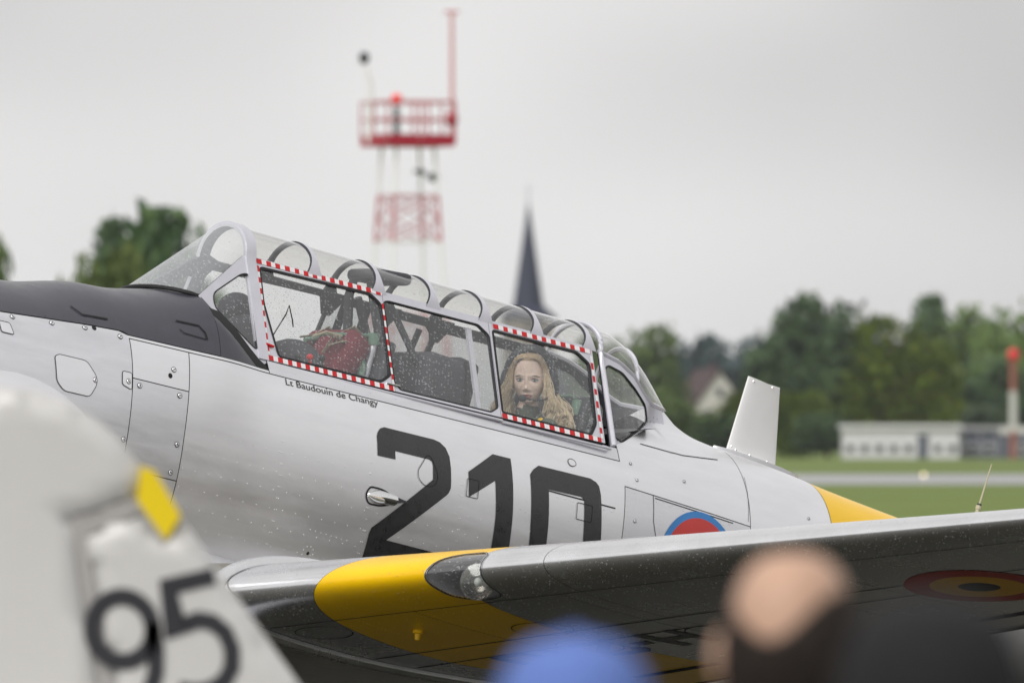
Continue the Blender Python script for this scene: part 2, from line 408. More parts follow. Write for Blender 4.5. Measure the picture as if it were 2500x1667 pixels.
TREES = [
 (390, 492, 430, 700, 'tall', 'dark', 'tall dark green tree with a pointed top just left of the windshield', G1),
 (255, 585, 290, 640, 'round', 'green', 'lighter green rounded tree standing in front of the pointed dark one', G1),
 (275, 520, 230, 730, 'tall', 'dark', 'slim dark treetop peeking out left behind the tall pointed tree', G1),
 (-55, 565, 230, 700, 'round', 'mid', 'dark green tree cut off by the left edge of the picture', G1),
 (1470, 808, 190, 1500, 'round', 'mid', 'dark tree half hidden behind the rear of the glazed canopy', G2),
 (1570, 792, 220, 1480, 'round', 'mid', 'olive green tree rising first to the right of the canopy', G2),
 (1690, 808, 240, 1950, 'round', 'blue', 'far haze-blue tree behind the house with the pale gable', G2),
 (1805, 820, 220, 1950, 'round', 'blue', 'far haze-blue tree between the pale gable and the broad dark tree', G2),
 (1920, 770, 230, 1520, 'round', 'dark', 'dark tree leaning on the left flank of the broadest tree', G2),
 (2020, 708, 360, 1450, 'round', 'dark', 'broadest and highest dark tree of the right treeline', G2),
 (2200, 768, 300, 1385, 'round', 'light', 'yellow green tree right of the broadest dark tree', G2),
 (2275, 712, 230, 1560, 'tall', 'dark', 'dark pointed treetop sticking up behind the yellow green tree', G2),
 (2385, 738, 300, 1460, 'round', 'mid', 'mid green tree left of the red and white pole', G2),
 (2505, 726, 300, 1430, 'round', 'mid', 'mid green tree at the right edge behind the red lamp', G2),
 (2120, 830, 220, 1480, 'round', 'dark', 'dark tree filling the gap below the yellow green tree', G2),
 (2300, 840, 240, 1440, 'round', 'dark', 'dark tree right behind the long white building', G2),
 (2440, 860, 260, 1420, 'round', 'dark', 'dark lower tree behind the pole at the right edge', G2),
 (1600, 935, 200, 1440, 'bush', 'mid', 'dull green bush beside the canopy below the olive tree', G3),
 (1850, 925, 190, 1430, 'bush', 'light', 'light green bush just behind the white antenna blade', G3),
 (1690, 1000, 240, 1400, 'bush', 'mid', 'low green bush in front of the house', G3),
 (1790, 1005, 220, 1380, 'bush', 'dark', 'dark low bush left of the white antenna blade', G3),
 (1945, 945, 200, 1400, 'bush', 'light', 'pale green bush right of the white antenna blade', G3),
 (1985, 1000, 210, 1370, 'bush', 'dark', 'dark bush touching the left end of the white building', G3),
 (2110, 985, 300, 1400, 'bush', 'dark', 'dark hedge bush above the left half of the white building', G3),
 (2330, 980, 300, 1400, 'bush', 'dark', 'dark hedge bush above the right half of the white building', G3),
 (1510, 990, 260, 1420, 'bush', 'dark', 'dark bush seen low through the tail end of the canopy', G3),
]
for t in TREES: tree(*t, name='bush' if t[4] == 'bush' else 'tree', low=0.02 if t[4] == 'bush' else 0.08)

# ---- church far behind
M['slate'] = mat('slate', (0.020, 0.026, 0.055), 0.6, var=0.2, vscale=0.6)
M['stone'] = mat('church_stone', (0.28, 0.24, 0.21), 0.8, var=0.2, vscale=0.4)
D = 1800; k = D / (LENS_K * 2500); b = px(1290, 1080, D)
ch = empty('church', (b.x, D, 0), (0, 0, R(12))); tag(ch, 'distant church with a steep dark slate spire', 'church')
zt = px(1290, 488, D).z; zb = px(1290, 745, D).z; z2 = px(1290, 775, D).z
sp = MB(); s8 = 8
prof = [(0.03, zt), (0.33, zt - (zt - zb) * .12), (k * 38, zb), (k * 74, z2), (k * 72, z2 - .4)]
sp.lathe(prof, seg=8).build('spire', M['slate'], ch, sharp=20)
MB().tube([(0, 0, zt - .2), (0, 0, zt + 2.2)], .05, 6).tube([(-.5, 0, zt + 1.5), (.5, 0, zt + 1.5)], .05, 6).build('finial', M['slate'], ch)
tw = MB().box((0, 0, (z2 - .3) / 2), (k * 108, k * 108, z2 - .3)).build('tower', M['stone'], ch, smooth=False)
for a in range(4):
    r3 = Matrix.Rotation(a * math.pi / 2, 3, 'Z')
    for sx in (-.8, .8):
        MB().box(r3 @ Vector((sx, -k * 54 - .02, z2 - 2.6)), (.7, .1, 2.2), rot=r3).build('louvre', M['slate'], tw, smooth=False)
nav = MB().box((10, 2, 4.5), (18, 9, 9)).build('nave', M['stone'], ch, smooth=False)
MB().prism([(-5, 9), (5, 9), (0, 14.5)], lambda a, b_, o: (o, 2 + a, b_), 1, 19.5).build('roof', M['slate'], ch, smooth=False)
for i in range(5): MB().box((4 + i * 3.2, -2.52, 4.8), (1.1, .1, 3.4)).build('window', M['gap'], nav, smooth=False)

# ---- house with the pale gable
M['render'] = mat('pale_render', (0.62, 0.60, 0.56), 0.8, var=0.08, vscale=0.5)
M['tile'] = mat('roof_tile', (0.070, 0.042, 0.045), 0.8, var=0.25, vscale=1.5)
M['pane'] = mat('window_pane', (0.03, 0.035, 0.04), 0.1, spec=0.8)
D = 1520; b = px(1728, 1080, D)
ho = empty('house', (b.x, D, 0), (0, 0, R(14))); tag(ho, 'far house with a pale gable and dark tiled roof among the trees', 'house')
wl = MB().prism([(-3.2, 0), (3.2, 0), (3.2, 7.2), (0, 11.4), (-3.2, 7.2)], lambda a, b_, o: (a, o, b_), -6, 6).build('wall', M['render'], ho, smooth=False)
for s in (-1, 1):
    MB().add([(s * 3.9, -6.4, 6.6), (s * 3.9, 6.4, 6.6), (0, 6.4, 11.75), (0, -6.4, 11.75), (s * 3.9, -6.4, 6.35), (s * 3.9, 6.4, 6.35), (0, 6.4, 11.5), (0, -6.4, 11.5)], [(0, 1, 2, 3), (4, 5, 6, 7), (0, 1, 5, 4), (1, 2, 6, 5), (2, 3, 7, 6), (3, 0, 4, 7)]).build('roof', M['tile'], ho, smooth=False)
MB().box((1.2, 2, 11.6), (.8, .8, 2.2)).build('chimney', M['tile'], ho, smooth=False)
for x, z in ((-1.4, 2.5), (1.4, 2.5), (-1.4, 5.6), (1.4, 5.6), (0, 8.6)):
    wi = MB().box((x, -6.02, z), (1.1, .1, 1.4)).build('window', M['white'], ho, smooth=False)
    MB().box((x, -6.09, z), (.9, .05, 1.2)).build('pane', M['pane'], wi, smooth=False)
for y in (-3.5, 0, 3.5): MB().box((-3.22, y, 4.6), (.1, 1.1, 1.5)).build('window', M['pane'], ho, smooth=False)

# ---- long white hangar hut, and the low shed beside it
M['sheet'] = mat('white_cladding', (0.62, 0.62, 0.64), 0.6, var=0.08, vscale=0.4)
M['tileg'] = mat('shed_roof', (0.36, 0.36, 0.38), 0.7)
M['shed'] = mat('shed_wall', (0.10, 0.11, 0.14), 0.7, var=0.15, vscale=0.5)
D = 1350; k = D / (LENS_K * 2500)
def building(name, u0, u1, vt, label, wallm, roofm, npan, door):
    a = px(u0, 1080, D); c = px(u1, 1080, D); h = px(u0, vt, D).z; ln = c.x - a.x
    o = empty(name, ((a.x + c.x) / 2, D, 0)); tag(o, label, 'building')
    wl_ = MB().box((0, 4, h * .44), (ln, 8, h * .88)).build('wall', wallm, o, smooth=False)
    MB().box((0, 3.9, h * .94), (ln + .8, 8.8, h * .12)).build('roof', roofm, o, smooth=False)
    for i in range(npan + 1):
        MB().box((-ln / 2 + .1 + (ln - .2) * i / npan, -.06, h * .44), (.14, .1, h * .86)).build('panel_post', roofm, wl_, smooth=False)
    for i in range(npan):
        x = -ln / 2 + ln * (i + .5) / npan
        if i == door: MB().box((x, -.05, h * .36), (ln / npan * .7, .08, h * .70)).build('door', M['shed'], o, smooth=False)
        else:
            wi = MB().box((x, -.05, h * .30), (ln / npan * .62, .08, h * .28)).build('window', M['white'], o, smooth=False)
            MB().box((x, -.11, h * .30), (ln / npan * .52, .05, h * .22)).build('pane', M['pane'], wi, smooth=False)
    return o
building('airfield_hut', 2058, 2342, 1036, 'long low white building in front of the right treeline', M['sheet'], M['sheet'], 8, 5)
D = 1360
building('shed', 2350, 2560, 1040, 'low dark shed with a pale roof behind the pole', M['shed'], M['tileg'], 5, 2)

# ---- red and white obstruction pole
M['pole_red'] = mat('pole_red', (0.26, 0.09, 0.06), 0.6); M['pole_white'] = mat('pole_white', (0.55, 0.54, 0.52), 0.6)
M['lamp_red'] = mat('lamp_red', (0.80, 0.012, 0.03), 0.3)
D = 1300; b = px(2474, 1080, D)
po = empty('obstruction_pole', (b.x, D, 0)); tag(po, 'red and white banded pole with a red ball lamp at the right edge', 'pole')
bands = [(1140, 1050, 'pole_red'), (1050, 955, 'pole_white'), (955, 886, 'pole_red')]
z0 = 0.0
for v0, v1, mm in bands:
    z1 = px(0, v1, D).z; MB().tube([(0, 0, z0), (0, 0, z1)], .42, 12).build('pole_section', M[mm], po); z0 = z1
MB().tube([(0, 0, z0 - .05), (0, 0, z0 + .25)], .55, 12).build('lamp_base', M['pole_red'], po)
MB().ell((0, 0, z0 + .95), (.62, .62, .68), 16, 10).build('lamp', M['lamp_red'], po)
for s in (-1, 1): MB().box((s * .9, 0, px(0, 1050, D).z), (1.4, .5, .8)).build('box_light', M['pole_white'], po, smooth=False)

# ---- runway edge light (lit)
ml = bpy.data.materials.new('lit_lamp'); ml.use_nodes = True; t = ml.node_tree; t.nodes.clear()
e = nn(t, 'ShaderNodeEmission', Color=(1, 0.82, 0.5, 1), Strength=2.5); oo = nn(t, 'ShaderNodeOutputMaterial'); t.links.new(e.outputs[0], oo.inputs[0])
D = 560; b = px(2255, 1080, D)
rl = empty('runway_light', (b.x, D, 0.01)); tag(rl, 'small lit lamp glowing at the edge of the runway', 'runway light')
MB().lathe([(0, 0), (.14, 0), (.12, .03), (.03, .05), (.03, .22)], seg=12).build('stem', M['pole_white'], rl)
MB().ell((0, 0, .30), (.085, .085, .09), 12, 8).build('lamp', ml, rl)

# ---- lattice beacon tower
M['t_red'] = mat('tower_red', (0.36, 0.012, 0.035), 0.5); M['t_white'] = mat('tower_white', (0.78, 0.78, 0.78), 0.5)
M['t_pink'] = mat('tower_faded_red', (0.48, 0.13, 0.14), 0.55); M['t_black'] = mat('tower_black', (0.03, 0.035, 0.035), 0.5)
M['t_mast'] = mat('mast_faded', (0.62, 0.30, 0.30), 0.6)
D = 350; k = D / (LENS_K * 2500); b = px(996, 1080, D)
to = empty('beacon_tower', (b.x, D, 0), (0, 0, R(22))); tag(to, 'red and white lattice tower with a railed platform and masts', 'tower')
zp = px(0, 352, D).z; zmid = px(0, 590, D).z; zm1 = px(0, 478, D).z
def half(z): return 0.62 + (zp - z) * 0.055
cor = [(-1, -1), (1, -1), (1, 1), (-1, 1)]
levels = [zp, zm1, zmid, zmid - 2.2, zmid - 4.4, 0]
cols = ['t_white', 't_pink', 't_white', 't_pink', 't_white']
for sx, sy in cor:
    for i in range(5):
        a, c = levels[i], levels[i + 1]
        MB().tube([(sx * half(a), sy * half(a), a), (sx * half(c), sy * half(c), c)], .045, 8).build('leg_section', M[cols[i]], to)
for i in range(5):
    a, c = levels[i], levels[i + 1]
    for j in range(4):
        p, q = cor[j], cor[(j + 1) % 4]; P0 = Vector((p[0], p[1], 0)); Q0 = Vector((q[0], q[1], 0))
        ha, hc = half(a), half(c)
        if i > 0: MB().tube([P0 * ha + Vector((0, 0, a)), Q0 * ha + Vector((0, 0, a))], .022, 6).build('brace', M[cols[i]], to)
        if i in (1, 3):
            mm = (a + c) / 2; hm = half(mm)
            for (s, e_) in (((P0, a), (Q0, mm)), ((Q0, mm), (P0, c)), ((Q0, a), (P0, mm)), ((P0, mm), (Q0, c))):
                MB().tube([s[0] * half(s[1]) + Vector((0, 0, s[1])), e_[0] * half(e_[1]) + Vector((0, 0, e_[1]))], .024, 6).build('brace', M[cols[i]], to)
pw = 1.12
pf = MB().box((0, 0, zp + .10), (pw * 2, pw * 2, .36)).build('platform', M['t_red'], to, smooth=False)
zr = px(0, 250, D).z
for z in (zr, (zr + zp) / 2 + .1):
    for j in range(4):
        p, q = cor[j], cor[(j + 1) % 4]
        MB().tube([(p[0] * pw, p[1] * pw, z), (q[0] * pw, q[1] * pw, z)], .032, 6).build('rail', M['t_pink'], to)
for j in range(4):
    p, q = cor[j], cor[(j + 1) % 4]
    for s in (0, .5):
        MB().tube([((p[0] + (q[0] - p[0]) * s) * pw, (p[1] + (q[1] - p[1]) * s) * pw, zp), ((p[0] + (q[0] - p[0]) * s) * pw, (p[1] + (q[1] - p[1]) * s) * pw, zr)], .03, 6).build('rail_post', M['t_pink'], to)
for x in (.10, .35, .6): MB().tube([(x, -.2, zp), (x, -.2, zr)], .032, 6).build('cage_bar', M['t_pink'], to)
def T(u, v): return Vector(((u - 996) * k, 0, px(0, v, D).z))
rt_ = Matrix.Rotation(-R(22), 3, 'Z')
MB().tube([rt_ @ T(968, 350), rt_ @ T(968, 262)], .09, 8).build('lamp_post', M['t_black'], to)
lr = bpy.data.materials.new('lit_red'); lr.use_nodes = True; q = lr.node_tree.nodes['Principled BSDF']; q.inputs['Base Color'].default_value = (.8, .04, .03, 1)
q.inputs['Emission Color'].default_value = (1, .08, .05, 1); q.inputs['Emission Strength'].default_value = .12
MB().ell(rt_ @ T(968, 243), (.17, .17, .19), 12, 8).build('red_lamp', lr, to)
MB().tube([rt_ @ T(1104, 350), rt_ @ T(1103, 30)], [.07, .06], 8).build('mast', M['t_mast'], to)
MB().ell(rt_ @ T(1103, 292), (.2, .2, .25), 10, 8).build('mast_bracket', M['t_red'], to)
MB().tube([rt_ @ T(1085, 30), rt_ @ T(1121, 30)], .04, 6).build('mast_crossbar', M['t_pink'], to)
MB().tube([rt_ @ T(900, 350), rt_ @ T(905, 205), rt_ @ T(893, 165)], [.09, .08, .06], 8).build('camera_post', M['t_white'], to)
MB().ell(rt_ @ T(889, 142), (.17, .17, .2), 10, 8).build('camera_dome', M['t_black'], to)
MB().tube([rt_ @ T(1010, 418), rt_ @ T(1040, 425)], .05, 6).ell(rt_ @ T(1058, 433), (.2, .15, .14), 10, 8).ell(rt_ @ T(1028, 420), (.14, .1, .1), 8, 6).build('floodlight', M['t_black'], to)
# ================================================================== the airplane
TH = 0.7155849933176751; PA = 0.18210893703905787
AO = Vector((-1.3248449, 50.26594134, 2.25998583))           # windshield hoop, sill height
OFF = Vector((0, 0, AO.z / math.cos(PA)))                    # from the ground point up to it
ROT = Matrix.Rotation(TH, 3, 'Z') @ Matrix.Rotation(PA, 3, 'Y')
plane = empty('training_airplane', AO - ROT @ OFF, (0, PA, TH))
tag(plane, 'silver vintage training airplane numbered 210 with long glazed canopy and yellow bands', 'airplane')
def part(mb, name, m, **kw): return mb.build(name, m, plane, loc=OFF, **kw)

def herm(tab):
    xs=[r[0] for r in tab]; n=len(xs); m=len(tab[0])-1
    sl=[]
    for k in range(m):
        ys=[r[k+1] for r in tab]; d=[(ys[i+1]-ys[i])/(xs[i+1]-xs[i]) for i in range(n-1)]
        t=[d[0]]+[0 if d[i-1]*d[i]<=0 else 2*d[i-1]*d[i]/(d[i-1]+d[i]) for i in range(1,n-1)]+[d[-1]]
        sl.append((ys,t))
    def f(x):
        x=min(max(x,xs[0]),xs[-1]); i=0
        while i<n-2 and x>xs[i+1]: i+=1
        h=xs[i+1]-xs[i]; s=(x-xs[i])/h; o=[]
        for ys,t in sl:
            o.append((2*s**3-3*s*s+1)*ys[i]+(s**3-2*s*s+s)*h*t[i]+(-2*s**3+3*s*s)*ys[i+1]+(s**3-s*s)*h*t[i+1])
        return o
    return f
FUS=herm([ # x, B, zm, zt, zb, n
(-1.80,.56,-.50,.085,-1.10,2.1),(-1.24,.545,-.48,.122,-1.12,2.15),(-.86,.53,-.47,.187,-1.12,2.3),(-.76,.525,-.465,.190,-1.12,2.4),
(-.44,.51,-.46,.240,-1.12,2.7),(-.30,.505,-.455,.262,-1.12,3.0),(-.02,.50,-.45,.19,-1.11,2.32),(.30,.50,-.45,.17,-1.10,2.25),
(1.4,.475,-.44,.175,-1.05,2.2),(2.1,.44,-.42,.20,-.98,2.2),(2.66,.415,-.40,.185,-.91,2.15),(2.84,.40,-.39,.168,-.89,2.12),(3.01,.385,-.385,.157,-.865,2.1),
(3.40,.35,-.37,.125,-.81,2.1),(3.62,.33,-.36,.098,-.78,2.1),(4.18,.275,-.33,.045,-.70,2.1),(5.5,.14,-.26,-.06,-.52,2.0),(6.5,.04,-.2,-.12,-.34,2.0)])
def hw(x,z):
    B,zm,zt,zb,n=FUS(x)
    if z>=zm: r=(z-zm)/(zt-zm); e=n
    else: r=(zm-z)/(zm-zb); e=2.3
    if r>=1: return 0.0
    return B*(1-r**e)**(1/e)

def phi_of(x, z):
    B, zm, zt, zb, n = FUS(x)
    if z >= zm: return math.asin(min(1, max(0, (z - zm) / (zt - zm))) ** (n / 2))
    return -math.asin(min(1, (zm - z) / (zm - zb)) ** 1.15)
def pt_phi(x, ph, side=-1, off=0.0):
    B, zm, zt, zb, n = FUS(x)
    c = max(0, math.cos(ph)); s = abs(math.sin(ph))
    if ph >= 0: y, z = B * c ** (2 / n), zm + (zt - zm) * s ** (2 / n); ny, nz_ = c ** (2 - 2 / n) / B, s ** (2 - 2 / n) / (zt - zm)
    else: y, z = B * c ** (2 / 2.3), zm - (zm - zb) * s ** (2 / 2.3); ny, nz_ = c ** (2 - 2 / 2.3) / B, -s ** (2 - 2 / 2.3) / (zm - zb)
    q = math.hypot(ny, nz_) or 1
    return (x, side * (y + off * ny / q), z + off * nz_ / q)
def fsurf(x, z, off=0.0, side=-1):
    h = hw(x, z); e = .004
    hx = (hw(x + e, z) - hw(x - e, z)) / (2 * e); hz = (hw(x, z + e) - hw(x, z - e)) / (2 * e)
    nrm = Vector((-hx, side, -hz)).normalized()
    return Vector((x, side * h, z)) + nrm * off
def interp(tab):
    xs = [a for a, b in tab]; ys = [b for a, b in tab]
    return lambda x: float(np.interp(x, xs, ys))
def patch(x0, x1, zlo, zhi, side=-1, off=0.0, gap=.0022, nx=None, nz_=26, wide=None):
    lo = zlo if callable(zlo) else (lambda x: zlo); hi = zhi if callable(zhi) else (lambda x: zhi)
    nx = nx or max(3, int((x1 - x0) / .05))
    def g(u, v):
        x = x0 + gap + (x1 - x0 - 2 * gap) * u
        a = phi_of(x, max(lo(x) + gap, FUS(x)[3])) if lo(x) > -9 else -math.pi / 2
        b_ = phi_of(x, hi(x) - gap) if hi(x) < 9 else math.pi / 2
        return pt_phi(x, a + (b_ - a) * v, side, off)
    return MB().grid(g, nx, nz_)
BOT, TOP = -99, 99
zblack = interp([(-1.8, -.085), (-1.531, -.074), (-1.301, -.057), (-1.079, -.042), (-.867, -.034), (-.85, -.046), (0, -.046)])
wsline = interp([(-.335, .222), (-.30, .195), (-.012, -.026), (0.03, -.03)])
fair = interp([(2.08, .0), (2.284, .092), (2.584, .224), (2.665, .35)])
# inner (dark) skin shows as the panel gaps and as the cockpit tub
def inner(x0, x1, hi, side): return patch(x0, x1, BOT, hi, side, -.005, 0)
mb = MB()
for s in (-1, 1):
    for a, c, hi in ((-1.8, -.335, TOP), (-.335, .0, lambda x: min(wsline(x) - .01, .18)), (0, 2.09, -.004), (2.09, 2.66, lambda x: fair(x) - .004 if fair(x) < FUS(x)[2] - .01 else TOP), (2.66, 6.5, TOP)):
        q = inner(a, c, hi, s); mb.add(q.v, q.f)
part(mb, 'inner_skin', M['under'])
def skin(name, *a, m='silver', **kw): return part(patch(*a, **kw), name, M[m], sharp=0)
skin('nose_panel', -1.8, -.835, -.95, lambda x: zblack(x) - .001, m='silver_b')
skin('belly_panel', -1.8, -.835, BOT, -.95)
skin('access_panel', -.835, -.51, -.235, -.061)
skin('access_panel', -.835, -.51, -.63, -.235, m='silver_b')
skin('belly_panel', -.835, -.51, BOT, -.63)
skin('sill_strip', -.85, -.012, -.061, -.046, nz_=2)
skin('sill_panel', -.012, 2.12, -.061, .0, nz_=4, m='silver_b')
skin('side_panel', -.51, 2.14, BOT, -.061, nz_=44)
zsp = lambda x: -.174 - .047 * (x - 2.175)
skin('aft_side_panel', 2.14, 2.96, BOT, zsp, m='silver_b')
skin('aft_deck_panel', 2.12, 2.96, zsp, lambda x: fair(x) if fair(x) < FUS(x)[2] - .012 else TOP, nx=40)
skin('aft_panel', 2.96, 3.53, BOT, TOP, nz_=40)
skin('tail_band', 3.53, 4.45, BOT, TOP, m='yellow', nz_=40); skin('tail_cone', 4.45, 6.5, BOT, TOP, nz_=40)
skin('antiglare_panel', -1.8, -.335, zblack, TOP, m='black', nx=50)
def deckB(side):
    def g(u, v):
        x = -.335 + .347 * u; z0 = zblack(x) ; z1 = max(wsline(x), z0 + .004); z = z0 + (z1 - z0) * v
        h = hw(x, z); p = .354 - .418 * z; kk = min(1, max(0, (z1 - z) / .10)); kk = kk * kk * (3 - 2 * kk)
        return (x, side * (p + .012 + (h - p - .012) * kk), z)
    return MB().grid(g, 18, 12)
part(deckB(-1), 'windshield_fairing', M['black'], sharp=0); part(deckB(1), 'windshield_fairing', M['black'], sharp=0)
part(MB().add([pt_phi(-.34, -1.4 + 2.9 * i / 30, s_, -.01) for s_ in (-1, 1) for i in range(31)], [(i, i + 1, 31 + i + 1, 31 + i) for i in range(30)]), 'firewall', M['under'], smooth=False)
# starboard side of the body
skin('side_panel', -1.8, -.335, BOT, zblack, side=1); skin('antiglare_panel', -1.8, -.335, zblack, TOP, side=1, m='black')
skin('side_panel', -.335, 2.12, BOT, lambda x: zblack(x) if x < 0 else 0, side=1)
skin('aft_panel', 2.12, 3.53, BOT, lambda x: fair(x) if fair(x) < FUS(x)[2] - .012 else TOP, side=1, nx=40); skin('tail_band', 3.53, 4.45, BOT, TOP, side=1, m='yellow'); skin('tail_cone', 4.45, 6.5, BOT, TOP, side=1)
# cowling, spinner and propeller ahead of the picture
rx = Matrix.Rotation(R(-90), 3, 'Y')
part(MB().lathe([(.40, 1.02), (.55, 1.0), (.625, .85), (.64, .5), (.62, .1), (.57, -.05)], c=(-1.75, 0, -.5), seg=40, rot=rx), 'engine_cowling', M['silver'])
part(MB().lathe([(0, .0), (.38, .0), (.38, .1), (.2, .12), (.16, .4), (0, .4)], c=(-2.5, 0, -.5), seg=30, rot=rx), 'engine', M['dark'])
hub = part(MB().lathe([(.10, 0), (.12, .1), (.10, .25), (0, .30)], c=(-2.85, 0, -.5), seg=20, rot=rx), 'propeller_hub', M['chrome'])
for s in (-1, 1):
    MB().grid(lambda u, v: (-3.0 + .03 * math.sin(6.28 * u) + .10 * math.cos(6.28 * u) * (1 - v) * .6, s * .2 * v + .10 * math.cos(6.28 * u) * (.5 + v * (1 - v) * 2), -.5 + s * (.08 + 1.28 * v)), 10, 14, closed_u=True).build('propeller_blade', M['dark'], hub)

# ---- bulged fairing low on the nose
def bulge(u, v):
    a = 2 * math.pi * u; r = v
    x = -1.50 + .64 * r * math.cos(a); z = -.84 + .50 * r * math.sin(a)
    p = fsurf(x, max(z, -1.05), .012 + .16 * (1 - r ** 2.6)); return p
part(MB().grid(bulge, 40, 14, closed_u=True), 'nose_side_fairing', M['silver'], sharp=0)

# ---- markings on the side
part_decal = lambda name, poly, m, holes=(), off=.0022, step=.03: decal(name, poly, fsurf, off, M[m], plane, holes, step, OFF)
two = [(.610, -.312), (.603, -.225), (.610, -.205), (.625, -.187), (.648, -.178), (.948, -.178), (.985, -.184), (1.018, -.203), (1.041, -.239), (1.051, -.29), (1.057, -.345), (1.059, -.377), (1.05, -.40), (1.036, -.415), (.736, -.668), (1.075, -.672), (1.08, -.77), (.634, -.77), (.629, -.655), (.636, -.63), (.949, -.358), (.943, -.296), (.936, -.28), (.919, -.273), (.712, -.273), (.716, -.31)]
one = [(1.159, -.284), (1.308, -.178), (1.418, -.178), (1.432, -.286), (1.448, -.425), (1.458, -.57), (1.465, -.77), (1.362, -.77), (1.354, -.592), (1.347, -.443), (1.325, -.294), (1.173, -.396)]
zero = [(1.539, -.227), (1.56, -.20), (1.592, -.178), (1.918, -.177), (1.955, -.188), (1.973, -.203), (1.985, -.241), (2.01, -.439), (2.03, -.62), (2.02, -.72), (1.97, -.77), (1.64, -.77), (1.595, -.73), (1.575, -.538), (1.56, -.405)]
zero_h = [(1.655, -.275), (1.864, -.271), (1.882, -.283), (1.902, -.464), (1.92, -.63), (1.90, -.668), (1.71, -.668), (1.69, -.64), (1.679, -.518), (1.672, -.424)]
for nm, p_, h_ in (('digit_two', two, ()), ('digit_one', one, ()), ('digit_zero', zero, (zero_h,))): part_decal(nm, p_, 'number', h_)
part_decal('roundel_ring', circle(2.63, -.455, .252), 'blue', (circle(2.63, -.455, .222, 40),))
part_decal('roundel_disc', circle(2.63, -.455, .222, 40), 'red')
v_, f_ = text2d('Lt Baudouin de Changy', .0415)
wid = max(a for a, b_ in v_); sx = .555 / wid
part(MB().add([fsurf(.076 + a * sx, -.094 + b_ + .012 * a * sx, .0018) for a, b_ in v_], f_), 'name_lettering', M['number'], smooth=False, recalc=False)

# ---- seams, hatches, fasteners and rivets
def seam(path, wd=.0035, closed=False, name='seam', off=.0016): return part(MB().ribbon(dens(path, .02, closed), fsurf, wd, off, closed=closed), name, M['gap'], recalc=False)
def hatch(poly, rr=.02, fast=()):
    q = ngon_round(poly, rr); o = decal('access_hatch', q, fsurf, .0022, M['silver'], plane, (), .03, OFF)
    MB().ribbon(dens(q, .02), fsurf, .003, .0026, closed=True).build('seam', M['gap'], o, recalc=False); return o
def hseam(poly, rr): part(MB().ribbon(dens(ngon_round(poly, rr), .02), fsurf, .003, .0032, closed=True), 'hatch_seam', M['gap'], recalc=False)
hatch([(-1.274, -.222), (-1.249, -.209), (-1.095, -.209), (-1.042, -.268), (-1.04, -.304), (-1.077, -.364), (-1.226, -.365), (-1.268, -.33)])
hatch([(-.895, -.215), (-.84, -.215), (-.84, -.29), (-.895, -.275)], .012)
hseam([(.905, -.255), (.93, -.262), (.975, -.33), (.972, -.372), (.94, -.394), (.90, -.394), (.862, -.37), (.853, -.335)], .03)
hseam([(1.155, -.315), (1.225, -.315), (1.225, -.395), (1.155, -.395)], .006)
hatch([(1.78, -.118), (1.80, -.108), (1.825, -.112), (1.835, -.13), (1.815, -.142), (1.79, -.14)], .01)
hseam([(1.84, -.30), (1.935, -.30), (1.935, -.375), (1.84, -.375)], .008)
hatch([(-1.56, -.12), (-1.50, -.12), (-1.49, -.17), (-1.56, -.17)], .01)
seam([(1.617, -.280), (2.08, -.284)], .006); seam([(1.600, -.185), (1.604, -.25), (1.617, -.280)], .003)
seam([(2.33, -.192), (2.6, -.205), (2.84, -.216)], .004)
seam([(2.319, -.18), (2.325, -.30), (2.345, -.36), (2.40, -.45)], .003)
seam([(2.29, .05), (2.45, .047), (2.567, .047), (2.70, .06), (2.825, .074)], .0035)
seam([(2.97, .02), (2.945, -.19)], .002)
for hx0, hz0, ln in ((-.82, .035, .12), (-.44, .10, .13)):
    if hx0 < -.6: seam([(-1.10, .03), (-1.06, .0), (-.99, .003), (-.93, .005)], .007, name='vent_slot', off=.004)
    else: seam([(-.545, .072), (-.43, .072), (-.405, .045), (-.40, .015)], .007, name='vent_slot', off=.004); seam([(-.54, .035), (-.52, .022), (-.40, .015)], .004, name='vent_slot', off=.004)
def fastener(x, z, r=.011):
    nrm = (fsurf(x, z, 1) - fsurf(x, z, 0)).normalized(); c = fsurf(x, z, .0025)
    q = nrm.to_track_quat('Z', 'Y').to_matrix()
    o = part(MB().lathe([(r, 0), (r * .85, .0022), (0, .0026)], c=c, seg=14, rot=q), 'fastener', M['silver'])
    MB().lathe([(r * 1.18, .0004), (r * .98, .0006)], c=c, seg=14, rot=q).build('ring', M['gap'], o)
    MB().box(c + q @ Vector((0, 0, .003)), (r * 1.2, r * .3, .001), rot=q @ Matrix.Rotation(rnd.uniform(0, 3), 3, 'Z')).build('slot', M['gap'], o, smooth=False)
for x, z in ((-1.47, -.087), (-1.25, -.072), (-1.07, -.058), (-.885, -.062), (-1.05, -.285), (-.86, -.255), (-.60, -.155), (-.795, -.262), (-.562, -.262), (-.855, -.51), (-.545, -.475), (-.845, -.58), (-.555, -.60), (-.80, -.60)): fastener(x, z)
for x, z in ((2.22, -.13), (2.21, -.32), (3.37, -.10), (2.53, -.08), (2.19, -.06)): fastener(x, z, .007)
